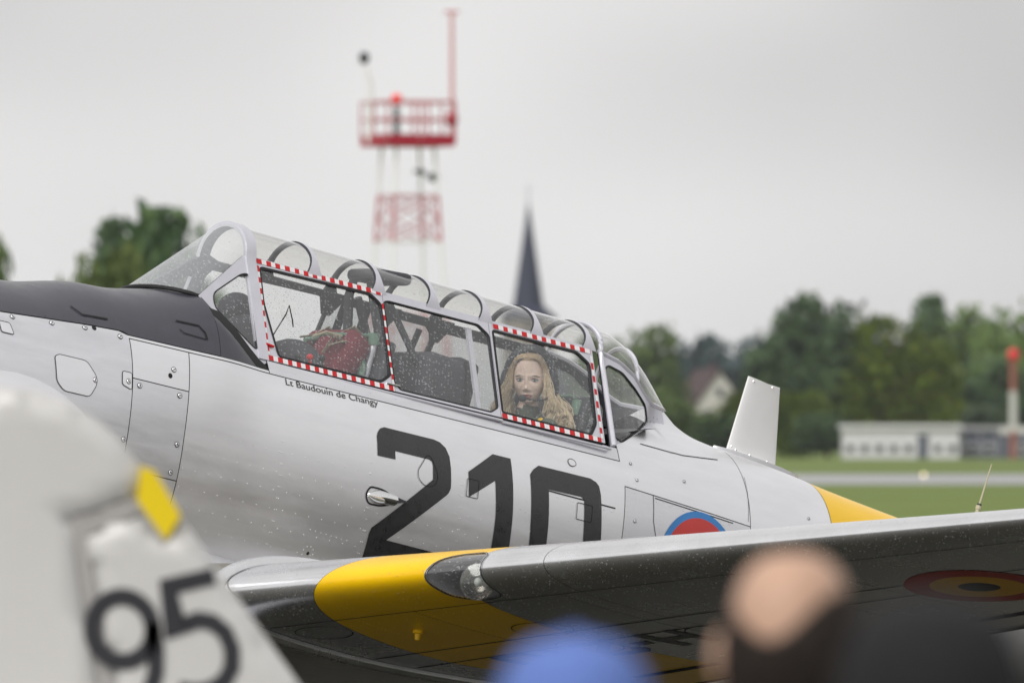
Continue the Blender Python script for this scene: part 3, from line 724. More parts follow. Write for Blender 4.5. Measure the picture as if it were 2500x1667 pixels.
def dome(mb, c, nrm, r, h=.45, seg=6, m=0, rings=1):
    q = nrm.to_track_quat('Z', 'Y').to_matrix(); vs_ = []
    for j in range(rings + 1):
        a = j / (rings + 1) * math.pi / 2
        for i in range(seg):
            t = 6.2832 * i / seg; vs_.append(c + q @ Vector((r * math.cos(a) * math.cos(t), r * math.cos(a) * math.sin(t), r * h * math.sin(a))))
    vs_.append(c + q @ Vector((0, 0, r * h))); fs_ = []
    for j in range(rings):
        for i in range(seg): fs_.append((j * seg + i, j * seg + (i + 1) % seg, (j + 1) * seg + (i + 1) % seg, (j + 1) * seg + i))
    fs_ += [(rings * seg + i, rings * seg + (i + 1) % seg, len(vs_) - 1) for i in range(seg)]
    mb.add(vs_, fs_, m)
mb = MB()
def rivets(path, step, r=.0038):
    for x, z in dens(path, step, False):
        if z > FUS(x)[3] + .02: dome(mb, fsurf(x, z, .0005), (fsurf(x, z, 1) - fsurf(x, z, 0)).normalized(), r * .9, .4)
for z in (-.40, -.49, -.57, -.65, -.73, -.81, -.89): rivets([(-.49, z), (2.1, z + .01)], .075)
for x in (.05, .57, 1.12, 1.52): rivets([(x, -.35), (x + .05, -.95)], .05)
for x in (.03, .55, 1.10): rivets([(x + .03, -.35), (x + .08, -.95)], .05)
rivets([(.30, -.70), (.52, -.71)], .03)
for x in (2.155, 2.205): rivets([(x, -.10), (x + .03, -.75)], .022, .0026)
rivets([(2.2, -.19), (3.0, -.235)], .06, .004); rivets([(2.34, -.205), (2.86, -.24)], .075, .004); rivets([(2.36, -.23), (2.37, -.34), (2.43, -.44)], .03, .003)
rivets([(1.66, -.298), (2.06, -.302)], .05, .004); rivets([(2.95, -.2), (3.1, -.23)], .03, .003)
for i in range(9): rivets([(.33 + .03 * math.cos(i * .7), -.80 + .03 * math.sin(i * .7)), (.331 + .03 * math.cos(i * .7), -.80 + .03 * math.sin(i * .7))], .1, .005)
for x in np.linspace(0, 2.1, 15): rivets([(x, -.03), (x + .001, -.03)], 1, .004)
o = part(mb, 'rivets', M['silver'], recalc=False); o['kind'] = 'stuff'
mb = MB()
for x, z in ((-.62, -.185), (-1.02, -.05)): dome(mb, fsurf(x, z, .001), (fsurf(x, z, 1) - fsurf(x, z, 0)).normalized(), .012, .2, 10)
dome(mb, fsurf(.33, -.80, .001), (fsurf(.33, -.8, 1) - fsurf(.33, -.8, 0)).normalized(), .008, .2, 10)
part(mb, 'drain_hole', M['gap'], recalc=False)
# air scoop on the flank
def scoop(u, v):
    a = math.pi * u; x = .575 + .15 * v; wz = .030 * math.sin(min(1, v * 2.2) * 1.57) ** .7 * (1 - .35 * max(0, v - .5)); hy = .040 * math.sin(min(1, v * 1.6) * 1.57) ** .8
    p = fsurf(x, -.492 + wz * math.cos(a), .001 + hy * math.sin(a) ** .8); return p
sc = part(MB().grid(scoop, 14, 14), 'air_scoop', M['chrome'], sharp=0)
MB().ribbon(ngon_round([(.565, -.492), (.585, -.455), (.66, -.455), (.735, -.478), (.735, -.506), (.66, -.53), (.585, -.53)], .03), fsurf, .008, .002, closed=True).build('gasket', M['gap'], sc, recalc=False)
MB().prism([(.72, -.478), (.80, -.487), (.72, -.505)], fsurf, .003, .035).build('outlet', M['dark'], sc, smooth=False)

RID = herm([(2.45, .20, .16), (2.56, .262, .15), (2.657, .268, .13), (2.73, .224, .115), (2.84, .184, .09), (3.01, .160, .05)])
def ridge(u, v):
    x = 2.47 + .54 * u; ap, wd = RID(x); q = 2 * v - 1; y = q * wd; zt_ = FUS(x)[2]; zm_ = FUS(x)[1]; B_ = FUS(x)[0]
    zs = zm_ + (zt_ - zm_) * (1 - (abs(y) / B_) ** 2.15) ** (1 / 2.15); return (x, y, zs - .002 + max(0, ap - zt_ + .004) * (1 - abs(q)) ** 1.25)
part(MB().grid(ridge, 24, 16), 'spine_fairing', M['silver'], sharp=0)
# ---- antenna blade on the spine
def blade(u, v):
    x0, x1 = 3.068 + .085 * v - .03 * max(0, .12 - v) / .12, 3.396 - .039 * v
    z = .12 + (.531 - .12) * v - .010 * v * u
    a = 2 * math.pi * u; cx, hx = (x0 + x1) / 2, (x1 - x0) / 2
    return (cx + hx * math.cos(a), (.012 + .014 * max(0, .15 - v) / .15) * math.sin(a) * (1 + .35 * math.cos(a + 3.14)), z - .04 * v * (math.cos(a) + 1) / 2 * .55)
ant = part(MB().grid(blade, 40, 14, closed_u=True).grid(lambda u, v: tuple(Vector(blade(u, 1)) * v + Vector((3.255, 0, .514)) * (1 - v)), 40, 1, closed_u=True), 'antenna_blade', M['white'])
for x, z in ((3.09, .185), (3.12, .175), (3.21, .165), (3.32, .155), (3.18, .505), (3.30, .498)):
    dome(mb2 := MB(), Vector((x, -.021 if z < .3 else -.014, z)), Vector((0, -1, 0)), .006, .5, 8); mb2.build('screw', M['chrome'], ant, recalc=False)
def bplate(u, v):
    a = 2 * math.pi * u; x = 3.27 + .27 * math.cos(a); y = .05 * math.sin(a); p = FUS(x)[2]
    return (3.27 + .27 * math.cos(a) * (.94 if v > .5 else 1), y * (.9 if v > .5 else 1), p - .02 + (.036 if v > .2 else 0))
MB().grid(bplate, 40, 2, closed_u=True).add([Vector(bplate(i / 40, 1)) for i in range(40)], [tuple(range(40))]).build('base_plate', M['silver'], ant, sharp=40)

# ================================================================== canopy
def zj(x): return .455 - .012 * x
def za(x): return .612 - .024 * x
def cside(x, z, off=0.0, side=-1): return Vector((x, side * (.354 - .418 * z), z)) + Vector((0, side * .9226, .3857)) * off
def arch(x, tau, off=0.0):
    z0 = zj(x); y0 = .354 - .418 * z0; hz = za(x) - z0; c, s = math.cos(math.pi * tau), math.sin(math.pi * tau)
    nrm = Vector((0, -c * hz, s * y0)).normalized()
    return Vector((x, -y0 * c, z0 + hz * max(s, 0) ** .92)) + nrm * off
def secpath(x, tail=1.0):
    pts = [(cside(x, zj(x) * i / 8, 0), Vector((0, -.9226, .3857))) for i in range(int(8 * (1 - tail)), 8)]
    for i in range(25):
        a = arch(x, i / 24); pts.append((a, (arch(x, i / 24, 1) - a).normalized()))
    pts += [(Vector((p.x, -p.y, p.z)), Vector((0, -n.y, n.z))) for p, n in pts[:8 if tail == 1 else 0][::-1]]
    return pts
def hoop(x0, x1, t0, t1, full=False, gus=0.0, lean=0.0):
    """bowed strip: outer face frame paint (0), inner face dark (1)"""
    mb = MB(); A = secpath(0.0) if full else [(arch((x0 + x1) / 2, i / 24), (arch((x0 + x1) / 2, i / 24, 1) - arch((x0 + x1) / 2, i / 24)).normalized()) for i in range(25)]
    n = len(A); xm = (x0 + x1) / 2
    if full: A = secpath(xm)
    rows = []
    for i, (p, nr) in enumerate(A):
        e = 0
        if gus:
            d = min(i, n - 1 - i); e = gus * max(0, 1 - d / 5) ** 2
        xs_ = (x0 - e, x1 + e)
        rows.append([Vector((xs_[0], p.y, p.z)) + nr * t1, Vector((xs_[1], p.y, p.z)) + nr * t1, Vector((xs_[1], p.y, p.z)) + nr * t0, Vector((xs_[0], p.y, p.z)) + nr * t0])
    for k_, mi in ((0, 0), (1, 0), (2, 1), (3, 1)):
        vs_ = []; 
        for r_ in rows: vs_ += [r_[k_], r_[(k_ + 1) % 4]]
        mb.add(vs_, [(2 * i, 2 * i + 1, 2 * i + 3, 2 * i + 2) for i in range(n - 1)], mi)
    return mb
FD = [M['frame'], M['dark']]
def toppane(x0, x1): return MB().grid(lambda u, v: arch(x0 + (x1 - x0) * v, u, .0), 30, 4)
def side_frame(outer, holes, side, t0=-.010, t1=.006):
    return MB().prism(outer, lambda a, b_, o: cside(a, b_, o, side), t0, t1, holes, 0, 1, 1)
def pane(poly, side):
    tr_ = tessellate_polygon([[Vector((p[0], p[1], 0)) for p in poly]])
    return MB().add([cside(p[0], p[1], 0, side) for p in poly], tr_)
def seal(poly, wd=.009): return MB().ribbon(dens(poly, .03), lambda a, b_, o: cside(a, b_, o), wd, .0075, closed=True)

def tape(parent, path, wd, per, phase=0):
    P2 = [Vector(p) for p in path]; mb = MB(); pos = 0.0; col = phase
    L_ = (P2[1] - P2[0]).length; d = (P2[1] - P2[0]) / L_; q = Vector((-d.y, d.x)) * wd / 2; i = 0
    while pos < L_ - .002:
        e = min(pos + per / 2 * rnd.uniform(.9, 1.1), L_); a = P2[0] + d * pos; b_ = P2[0] + d * e
        mb.add([cside(*(a + q), .0085), cside(*(b_ + q), .0085), cside(*(b_ - q), .0085), cside(*(a - q), .0085)], [(0, 1, 2, 3)], col)
        col = 1 - col; pos = e
    return mb.build('warning_tape', [M['tape_red'], M['tape_white']], parent, smooth=False, recalc=False)

# windshield
hq = hoop(-.032, .024, -.012, .012, full=True); nq4 = len(hq.f) // 4; hq.m = [0] * nq4 * 2 + [1] * nq4 + [0] * nq4
wsp = part(hq, 'windshield', FD)
tri = ngon_round([(-.256, .250), (-.072, .372), (-.026, .382), (-.033, .032), (-.256, .188)], .03)
for s in (-1, 1):
    side_frame([(.0, .462), (-.045, .462), (-.345, .222), (-.312, .19), (-.02, -.028), (.01, -.012)], [tri], s).build('side_frame', FD, wsp, smooth=False)
    pane(tri, s).build('side_pane', M['glass'], wsp, smooth=False)
seal(tri, .006).build('seal', M['rubber'], wsp, recalc=False)
def wbase(tau): return Vector((-.325 - .135 * math.sin(math.pi * tau), -.256 * math.cos(math.pi * tau), .222 + .026 * math.sin(math.pi * tau)))
MB().grid(lambda u, v: arch(-.03, u).lerp(wbase(u), v), 30, 8).build('windshield_pane', M['glass_front'], wsp, sharp=0)
MB().tube([wbase(i / 30) for i in range(31)], .010, 8).build('base_seal', M['rubber'], wsp)

# front sliding section
g1 = ngon_round([(.044, .425), (.70, .431), (.757, .392), (.757, .078), (.69, .032), (.090, .031), (.040, .265)], .022)
g2 = ngon_round([(.772, .41), (.80, .419), (1.34, .415), (1.397, .378), (1.392, .048), (1.345, .018), (.80, .017), (.772, .045)], .012)
g3 = ngon_round([(1.424, .405), (1.938, .402), (2.004, .362), (1.992, .084), (1.951, .026), (1.415, .029)], .014)
def section(name, x0, x1, glass, hoops, seal_w):
    zt0 = .462
    fr = None
    outer = [(x0, .003), (x1, .003), (x1, zj(x1) + .012), (x0, zj(x0) + .012)]
    fr = side_frame(outer, [glass], -1); q = side_frame(outer, [glass], 1); fr.add(q.v, q.f); fr.m[-len(q.f):] = q.m
    o = part(fr, name, FD, smooth=False)
    for s in (-1, 1): pane(glass, s).build('side_pane', M['glass_fog'] if s > 0 and x0 > .5 else M['glass'], o, smooth=False)
    seal(glass, seal_w).build('seal', M['rubber'], o, recalc=False)
    toppane(x0, x1).build('top_pane', M['glass_top'], o, sharp=0)
    for h in hoops: hoop(h - .012, h + .012, -.007, .007, gus=.032).build('arch', FD, o, sharp=30)
    return o
fc = section('front_canopy', .026, .768, g1, (.372, .750), .012)
mc = section('middle_canopy', .770, 1.402, g2, (1.075, 1.388), .006)
rc = section('rear_canopy', 1.404, 2.034, g3, (1.70, 2.016), .012)
for pth, wd, ph in (([(.030, .452), (.765, .447)], .021, 0), ([(.028, .016), (.766, .014)], .022, 0), ([(.033, .43), (.030, .03)], .013, 0), ([(.762, .40), (.762, .03)], .011, 0)): tape(fc, pth, wd, .054, ph)
for pth, wd, ph in (([(1.43, .426), (2.02, .420)], .021, 0), ([(1.41, .014), (2.01, .012)], .021, 0), ([(2.020, .40), (2.016, .02)], .014, 1)): tape(rc, pth, wd, .058, ph)
for s in (-1, 1):
    MB().prism([(1.286, .40), (1.312, .40), (1.305, .02), (1.280, .02)], lambda a, b_, o: cside(a, b_, o, s), -.028, -.014).build('inner_post', M['frame'] if s < 0 else M['dark'], mc, smooth=False)
# dark gussets and posts seen on the far side
MB().prism([(-.07, .45), (.0, .49), (.07, .47), (.06, .43), (.015, .37), (-.03, .38)], lambda a, b_, o: cside(a, b_, o, 1), -.018, -.013).build('gusset', M['dark'], wsp, smooth=False)
for xg in (.76, 1.09, 1.41):
    MB().prism([(xg - .075, .46), (xg + .075, .46), (xg + .065, .425), (xg + .025, .36), (xg - .025, .36), (xg - .065, .425)], lambda a, b_, o: cside(a, b_, o, 1), -.016, -.012).build('gusset', M['dark'], fc if xg < .7 else (mc if xg < 1.3 else rc), smooth=False)
for xp in (.84, .97): MB().prism([(xp - .022, .45), (xp + .022, .45), (xp + .05, .0), (xp, .0)], lambda a, b_, o: cside(a, b_, o, 1), -.022, -.018).build('brace_post', M['dark'], fc if xp < .7 else mc, smooth=False)
MB().tube([cside(.72, .03, .008), cside(.80, .03, .008)], .006, 6).build('latch', M['chrome'], fc)
MB().tube([cside(.02, .075, .010), cside(.06, .068, .014)], .006, 6).build('release_handle', M['tape_red'], fc)
# rails and the slot below the windows
rail = part(MB().tube([cside(.03, -.014, .012), cside(1.40, -.014, .012)], .007, 8), 'canopy_rail', M['frame'])
MB().prism([(.77, -.008), (1.41, -.008), (1.41, .004), (.77, .004)], lambda a, b_, o: cside(a, b_, o), -.02, .007).build('rail_slot', M['gap'], rail, smooth=False)
MB().tube([cside(1.40, -.02, .010), cside(2.06, -.02, .010)], .006, 8).build('rail_end', M['frame'], rail)

# fixed tail section
JT = [(2.06, .172, .438), (2.216, .165, .412), (2.329, .150, .368), (2.417, .132, .305), (2.491, .112, .270), (2.66, .03, .266)]
jy = interp([(a, b_) for a, b_, c in JT]); jz = interp([(a, c) for a, b_, c in JT])
AP = herm([(2.06, .562), (2.196, .555), (2.317, .522), (2.43, .458), (2.548, .368), (2.61, .314), (2.665, .268)])
def bz(x): return max(-.005, min(fair(x), FUS(x)[2] - .012))
def tside(x, z, off=0.0, side=-1):
    b0 = bz(x); b1 = jz(x); s = max(0, min(1, (z - b0) / max(.004, b1 - b0))); y = hw(x, b0) * (1 - s) + jy(x) * s
    return Vector((x, side * y, z)) + Vector((.15, side * .9, .35)).normalized() * off
xs_ = np.linspace(2.075, 2.60, 22)
outer = [(x, bz(x) - .004) for x in xs_] + [(x, max(jz(x), bz(x) + .002)) for x in xs_[::-1]]
tw_ = ngon_round([(2.098, .352), (2.132, .381), (2.235, .362), (2.425, .248), (2.440, .185), (2.160, .030), (2.104, .052)], .022)
ts, tf = skinned(outer, (tw_,), .03)
mb = MB()
for s in (-1, 1):
    mb.add([tside(a, b_, .004, s) for a, b_ in ts], tf, 0); mb.add([tside(a, b_, -.004, s) for a, b_ in ts], tf, 1)
tc_ = part(mb, 'tail_canopy', FD, sharp=0, recalc=False)
for s in (-1, 1):
    pv, pf_ = skinned(tw_, (), .03); MB().add([tside(a, b_, .0, s) for a, b_ in pv], pf_).build('side_pane', M['glass_fog'] if s > 0 else M['glass'], tc_, recalc=False)
MB().ribbon(dens(tw_, .02), tside, .008, .006, closed=True).build('seal', M['rubber'], tc_, recalc=False)
def tarch(x, tau):
    return Vector((x, -jy(x) * math.cos(math.pi * tau), jz(x) + max(0, AP(x)[0] - jz(x)) * math.sin(math.pi * tau)))
MB().grid(lambda u, v: tarch(2.075 + .585 * v, u), 24, 18).build('top_pane', M['glass_top'], tc_, sharp=0)
MB().tube([tarch(2.36, i / 20) for i in range(21)], .011, 6).build('arch', M['frame'], tc_)
for s in (0, 1): MB().tube([tarch(x, s) for x in np.linspace(2.08, 2.62, 14)], .012, 6).build('upper_rail', M['frame'], tc_)
MB().tube([p + n * .008 for p, n in secpath(2.085)], .012, 8).build('hoop', M['frame'], tc_)
MB().grid(lambda u, v: (2.10 + .3 * u, -.28 + .56 * v, .06 + .08 * u), 2, 2).add([(2.42, -.2, -.2), (2.42, .2, -.2), (2.42, .13, .14), (2.42, -.13, .14)], [(0, 1, 2, 3)]).build('rear_shelf', M['dark'], tc_, smooth=False)
mb = MB()
for i in range(16):
    t_ = i / 15; x = 2.13 + .40 * t_; z = bz(x) + .012
    dome(mb, tside(x, z, .0045), Vector((.1, -.9, .35)).normalized(), .0030, .5)
    if t_ > .5: dome(mb, tside(x + .02, z + .022, .0045), Vector((.1, -.9, .35)).normalized(), .0028, .5)
o = mb.build('rivets', M['gap'], tc_, recalc=False); o['kind'] = 'stuff'

# ================================================================== cockpit
fseat = part(MB().box((.80, 0, .0), (.05, .42, .50), Matrix.Rotation(R(12), 3, 'Y'), bev=.02).box((.58, 0, -.28), (.45, .42, .08), bev=.02).box((.6, -.2, -.15), (.4, .03, .25), bev=.01).box((.6, .2, -.15), (.4, .03, .25), bev=.01), 'front_seat', M['dark'])
MB().box((.655, .0, .12), (.15, .34, .30), Matrix.Rotation(R(28), 3, 'Y'), bev=.05).box((.56, .02, .05), (.2, .32, .18), Matrix.Rotation(R(-10), 3, 'Y'), bev=.06).build('cushion', M['cushion'], fseat)
MB().ell((.43, -.02, .05), (.13, .17, .13), 20, 12).build('knee_pad', M['dgrey'], fseat)
MB().tube([(.50, -.10, .21), (.56, -.12, .228), (.78, -.12, .262)], .008, 8).tube([(.55, .05, .2), (.66, .06, .235), (.80, .05, .26)], .012, 8).build('tube_frame', M['green'], fseat)
MB().tube([(.79, -.13, .275), (.797, -.13, .222)], .026, 14).tube([(.70, -.14, .17), (.735, -.145, .12), (.74, -.15, -.1)], .022, 12).build('green_tube', M['green'], fseat)
MB().tube([(.797, -.13, .225), (.765, -.145, .08), (.74, -.15, -.05)], [.018, .014, .012], 12).build('strut', M['frame'], fseat)
MB().tube([(.38, -.12, .18), (.48, -.14, .212), (.58, -.13, .218), (.66, -.12, .20)], .009, 6, flat=.4).tube([(.52, -.16, .17), (.60, -.15, .20), (.70, -.12, .22)], .010, 6, flat=.4).tube([(.42, -.16, .19), (.5, -.15, .225), (.6, -.14, .225)], .006, 6).build('harness', M['strap'], fseat)
pan = part(MB().box((.08, 0, .08), (.15, .42, .28), Matrix.Rotation(R(-8), 3, 'Y'), bev=.05).ell((.06, -.04, .24), (.075, .10, .08), 18, 10), 'front_instrument_panel', M['dgrey'])
MB().box((.12, -.14, .10), (.05, .10, .13), bev=.02).build('leather_pad', M['brown'], pan)
for z, y in ((.2, -.12), (.2, .0), (.2, .12), (.06, -.02), (.06, .12)):
    MB().lathe([(0, .004), (.036, .004), (.04, 0)], c=(.165, y, z), seg=16, rot=Matrix.Rotation(R(82), 3, 'Y')).build('dial', M['black'], pan)
MB().tube([(.10, -.25, .10), (.16, -.27, .24), (.17, -.27, .28), (.20, -.27, .22), (.21, -.27, .19)], .003, 6).build('cable', M['rubber'], pan)
rol = part(MB().tube([(.90, -.13, -.5), (.88, -.13, .10), (.815, -.11, .45), (.80, -.07, .53), (.80, .07, .53), (.815, .11, .45), (.88, .13, .10), (.90, .13, -.5)], .022, 10), 'rollover_frame', M['dark'])
MB().box((.885, 0, .548), (.22, .22, .055), Matrix.Rotation(R(-3), 3, 'Y'), bev=.025).build('headrest', M['dgrey'], rol)
MB().tube([(.86, .10, .45), (1.15, .16, .0)], .02, 8).tube([(.86, -.10, .45), (1.16, -.16, .05)], .016, 8).tube([(.83, .0, .53), (1.0, .0, .10)], .018, 8).build('brace', M['dark'], rol)
rp_ = part(MB().box((1.20, .0, .08), (.30, .44, .33), Matrix.Rotation(R(4), 3, 'Y'), bev=.05).box((1.33, .02, .10), (.14, .36, .32), Matrix.Rotation(R(8), 3, 'Y'), bev=.03), 'rear_instrument_panel', M['dgrey'])
MB().tube([(1.27, -.215, .235), (1.30, -.225, .0), (1.31, -.225, -.1)], .006, 6).build('seam', M['gap'], rp_)
rseat = part(MB().box((2.0, 0, -.05), (.05, .42, .55), Matrix.Rotation(R(12), 3, 'Y'), bev=.02).box((1.80, 0, -.32), (.42, .42, .08), bev=.02), 'rear_seat', M['dark'])
MB().tube([(2.03, -.14, .20), (2.03, -.14, .13)], .03, 14).tube([(1.95, -.16, .12), (1.985, -.17, .06), (1.99, -.17, -.1)], .024, 12).build('green_tube', M['green'], rseat)
MB().box((1.97, -.08, .13), (.10, .10, .05), Matrix.Rotation(R(-22), 3, 'Y'), bev=.015).build('cushion', M['cushion'], rseat)
MB().tube([(1.92, -.14, .20), (1.98, -.14, .215), (2.03, -.14, .2)], .006, 6).build('tube_frame', M['green'], rseat)
for (a_, b_) in (((.15, .30, -.02), (.75, .33, -.45)), ((.75, .33, -.02), (.15, .31, -.45)), ((.80, .33, .02), (1.35, .33, -.45)), ((1.4, .33, -.02), (2.0, .31, -.4)), ((.1, .33, -.06), (2.1, .31, -.06))):
    part(MB().tube([a_, b_], .014, 8), 'side_truss_tube', M['green'])
con = part(MB().box((.42, -.30, -.07), (.50, .09, .10), bev=.015).box((.42, .30, -.07), (.50, .09, .10), bev=.015), 'side_console', M['dark'])
for i in range(3): MB().tube([(.28 + .07 * i, -.29, -.03), (.25 + .07 * i, -.28, .06 + .01 * i)], .006, 8).ell((.25 + .07 * i, -.28, .065 + .01 * i), (.016, .016, .016), 10, 8).build('lever', M['tape_red'] if i == 1 else M['rubber'], con)
for s in (-1, 1): MB().tube([(.78, s * .09, .24), (.70, s * .09, .285), (.60, s * .08, .22), (.54, s * .07, .10), (.52, s * .06, -.1)], .016, 6, flat=.25).build('shoulder_strap', M['strap'], fseat)
part(MB().grid(lambda u, v: (-.3 + 2.6 * u, -.45 + .9 * v, -.72), 2, 2), 'cockpit_floor', M['dark'], smooth=False)

# ================================================================== wings
def naca(t, m, p, thk):
    x = t * t; yt = 5 * thk * (.2969 * abs(t) - .126 * x - .3516 * x * x + .2843 * x ** 3 - .1036 * x ** 4)
    yc = m / p ** 2 * (2 * p * x - x * x) if x < p else m / (1 - p) ** 2 * ((1 - 2 * p) + 2 * p * x - x * x)
    return x, yc + (yt if t >= 0 else -yt)
WY0, WY1, INC = 1.45, 6.2, R(2)
def wsec(y, t, side=-1):
    d = max(0, y - WY0); xl = -.98 + .2 * d; c = 2.29 - .23 * d; x, z = naca(t, .02, .3, .15 - .04 * d / 4.75)
    X, Z = x * c, z * c; ci, si = math.cos(INC), math.sin(INC)
    return Vector((xl + X * ci + Z * si, side * y, -1.184 + .118 * d - X * si + Z * ci))
def wsurf(y, t, off=0.0, side=-1):
    e = .004; p = wsec(y, t, side)
    if not off: return p
    a = wsec(y + e, t, side) - wsec(y - e, t, side); b_ = wsec(y, min(1, t + e), side) - wsec(y, max(-1, t - e), side)
    n = a.cross(b_).normalized()
    if side > 0: n = -n
    return p + n * off * WSGN
WSGN = 1
_q = wsurf(3, .3, 1); WSGN = 1 if _q.z > wsec(3, .3).z else -1
yl = lambda t: 2.0 + .42 * max(-.7, min(.4, t)); yr = lambda t: 2.75 + .27 * max(-1, min(.3, t))
light = ngon_round([(2.535, -.05), (2.60, .17), (2.82, .19), (2.835, .0), (2.81, -.30), (2.70, -.325), (2.58, -.28)], .09, 6)
def wing_skin(name, ya, yb, ny, nt_, m, side=-1, cut=False, t0=-1, t1=1, g=.0015):
    fa = ya if callable(ya) else (lambda t: ya); fb = yb if callable(yb) else (lambda t: yb)
    def P(u, v):
        t = t0 + (t1 - t0) * v; return fa(t) + g + (fb(t) - fa(t) - 2 * g) * u, t
    kp = (lambda u, v: not inside(P(u, v), light)) if cut else None
    return part(MB().grid(lambda u, v: wsurf(*P(u, v), 0, side), ny, nt_, keep=kp), name, M[m], sharp=0)
wing_skin('wing_root_skin', WY0, yl, 10, 90, 'wing'); wing_skin('wing_band_skin', yl, yr, 90, 200, 'yellow', cut=True)
wing_skin('wing_outer_skin', yr, 3.15, 50, 200, 'wing', cut=True); wing_skin('wing_outer_skin', 3.15, WY1, 40, 90, 'wing')
tipf = lambda u, v: wsurf(WY1, -1 + 2 * v).lerp(wsurf(WY1, 0) * .5 + wsurf(WY1, 1) * .5 + Vector((0, -.22, .03)), u * u) + Vector((0, -.2 * math.sin(u * 1.57), 0)) * (1 - u)
part(MB().grid(tipf, 8, 60), 'wing_tip', M['wing'], sharp=0)
part(MB().grid(lambda u, v: wsurf(WY0 + (WY1 - WY0) * u, -1 + 2 * v, -.006), 60, 80, keep=lambda u, v: not (2.48 < WY0 + (WY1 - WY0) * u < 2.90 and -.37 < -1 + 2 * v < .24)), 'wing_inner_skin', M['under'], sharp=0)
# joint fairing ring
part(MB().tube([wsurf(WY0, .8 - 1.75 * i / 70, .004) for i in range(71)], .030, 10), 'wing_joint_fairing', M['wing'])
part(MB().ribbon([(WY0 + .045, .8 - 1.7 * i / 60) for i in range(61)], wsurf, .006, .002), 'seam', M['gap'], recalc=False)
part(MB().ribbon([(WY0 + .12 - .075 * math.sin(i / 20 * 3.14), .32 - .4 * i / 20) for i in range(21)], wsurf, .005, .0025), 'seam', M['gap'], recalc=False)
part(MB().grid(lambda u, v: wsec(WY0, -1 + 2 * v) * Vector((1, 1, 1)) + Vector((0, 2 * WY0 * u, 0)), 6, 70), 'wing_center_skin', M['belly'], sharp=0)
wing_skin('wing_root_skin', WY0, yl, 6, 60, 'wing', 1); wing_skin('wing_band_skin', yl, yr, 6, 60, 'yellow', 1); wing_skin('wing_outer_skin', yr, WY1, 20, 60, 'wing', 1)
part(MB().grid(lambda u, v: (lambda p: Vector((p.x, -p.y, p.z)))(tipf(u, v)), 8, 40), 'wing_tip', M['wing'], sharp=0)
for s in (-1, 1):      # wing root fillet
    def fil(u, v):
        x = -.85 + 2.0 * u; a = Vector(fsurf(x, max(FUS(x)[3] + .06, -.86 - .10 * u), 0, s)); t = math.sqrt(max(0.0, (x + .98) / 2.29)); b_ = wsec(WY0, min(1, t), s); b_ = Vector((x, s * .68, b_.z + .004))
        return a.lerp(b_, v) - Vector((0, 0, .05 * math.sin(v * 3.14)))
    part(MB().grid(fil, 20, 8), 'wing_fillet', M['silver'], sharp=0)
# landing light in the leading edge
M['lampmetal'] = mat('lamp_metal', (0.26, 0.23, 0.22), 0.2, 1.0)
M['housing'] = mat('lamp_housing', (0.22, 0.21, 0.23), 0.5, var=0.15, vscale=20)
lamp = decal('landing_light_cover', light, wsurf, -.002, M['lens'], plane, (), .02, OFF)
MB().ribbon(dens(light, .02), wsurf, .011, .0022, closed=True).build('rim', M['wing'], lamp, recalc=False)
MB().ribbon(dens(light, .02), wsurf, .004, .0030, closed=True).build('seal', M['rubber'], lamp, recalc=False)
lp = dens(light, .03); n_ = len(lp); mb = MB()
fr_ = [wsurf(a, b_, -.004) for a, b_ in lp]; cen = sum(fr_, Vector()) / n_
bk = [Vector((min(p.x + .30, -.38 + .0), p.y, cen.z + (p.z - cen.z) * .98)) for p in fr_]
mb.add(fr_ + bk, [(i, (i + 1) % n_, n_ + (i + 1) % n_, n_ + i) for i in range(n_)]); mb.add(bk, [tuple(range(n_))])
mb.build('housing', M['housing'], lamp)
lc = Vector((-.61, -2.715, -1.072)); la = Vector((-.80, -.60, -.10)).to_track_quat('Z', 'Y').to_matrix()
MB().lathe([(0, -.055), (.035, -.05), (.058, -.03), (.070, .0), (.074, .004), (.074, -.004)], c=lc, seg=28, rot=la).build('reflector', M['lampmetal'], lamp)
MB().lathe([(0, .022), (.04, .016), (.078, .002)], c=lc, seg=24, rot=la).build('lens', M['lens'], lamp)
MB().ell(lc, (.016, .016, .02), 10, 8).build('bulb', M['white'], lamp)
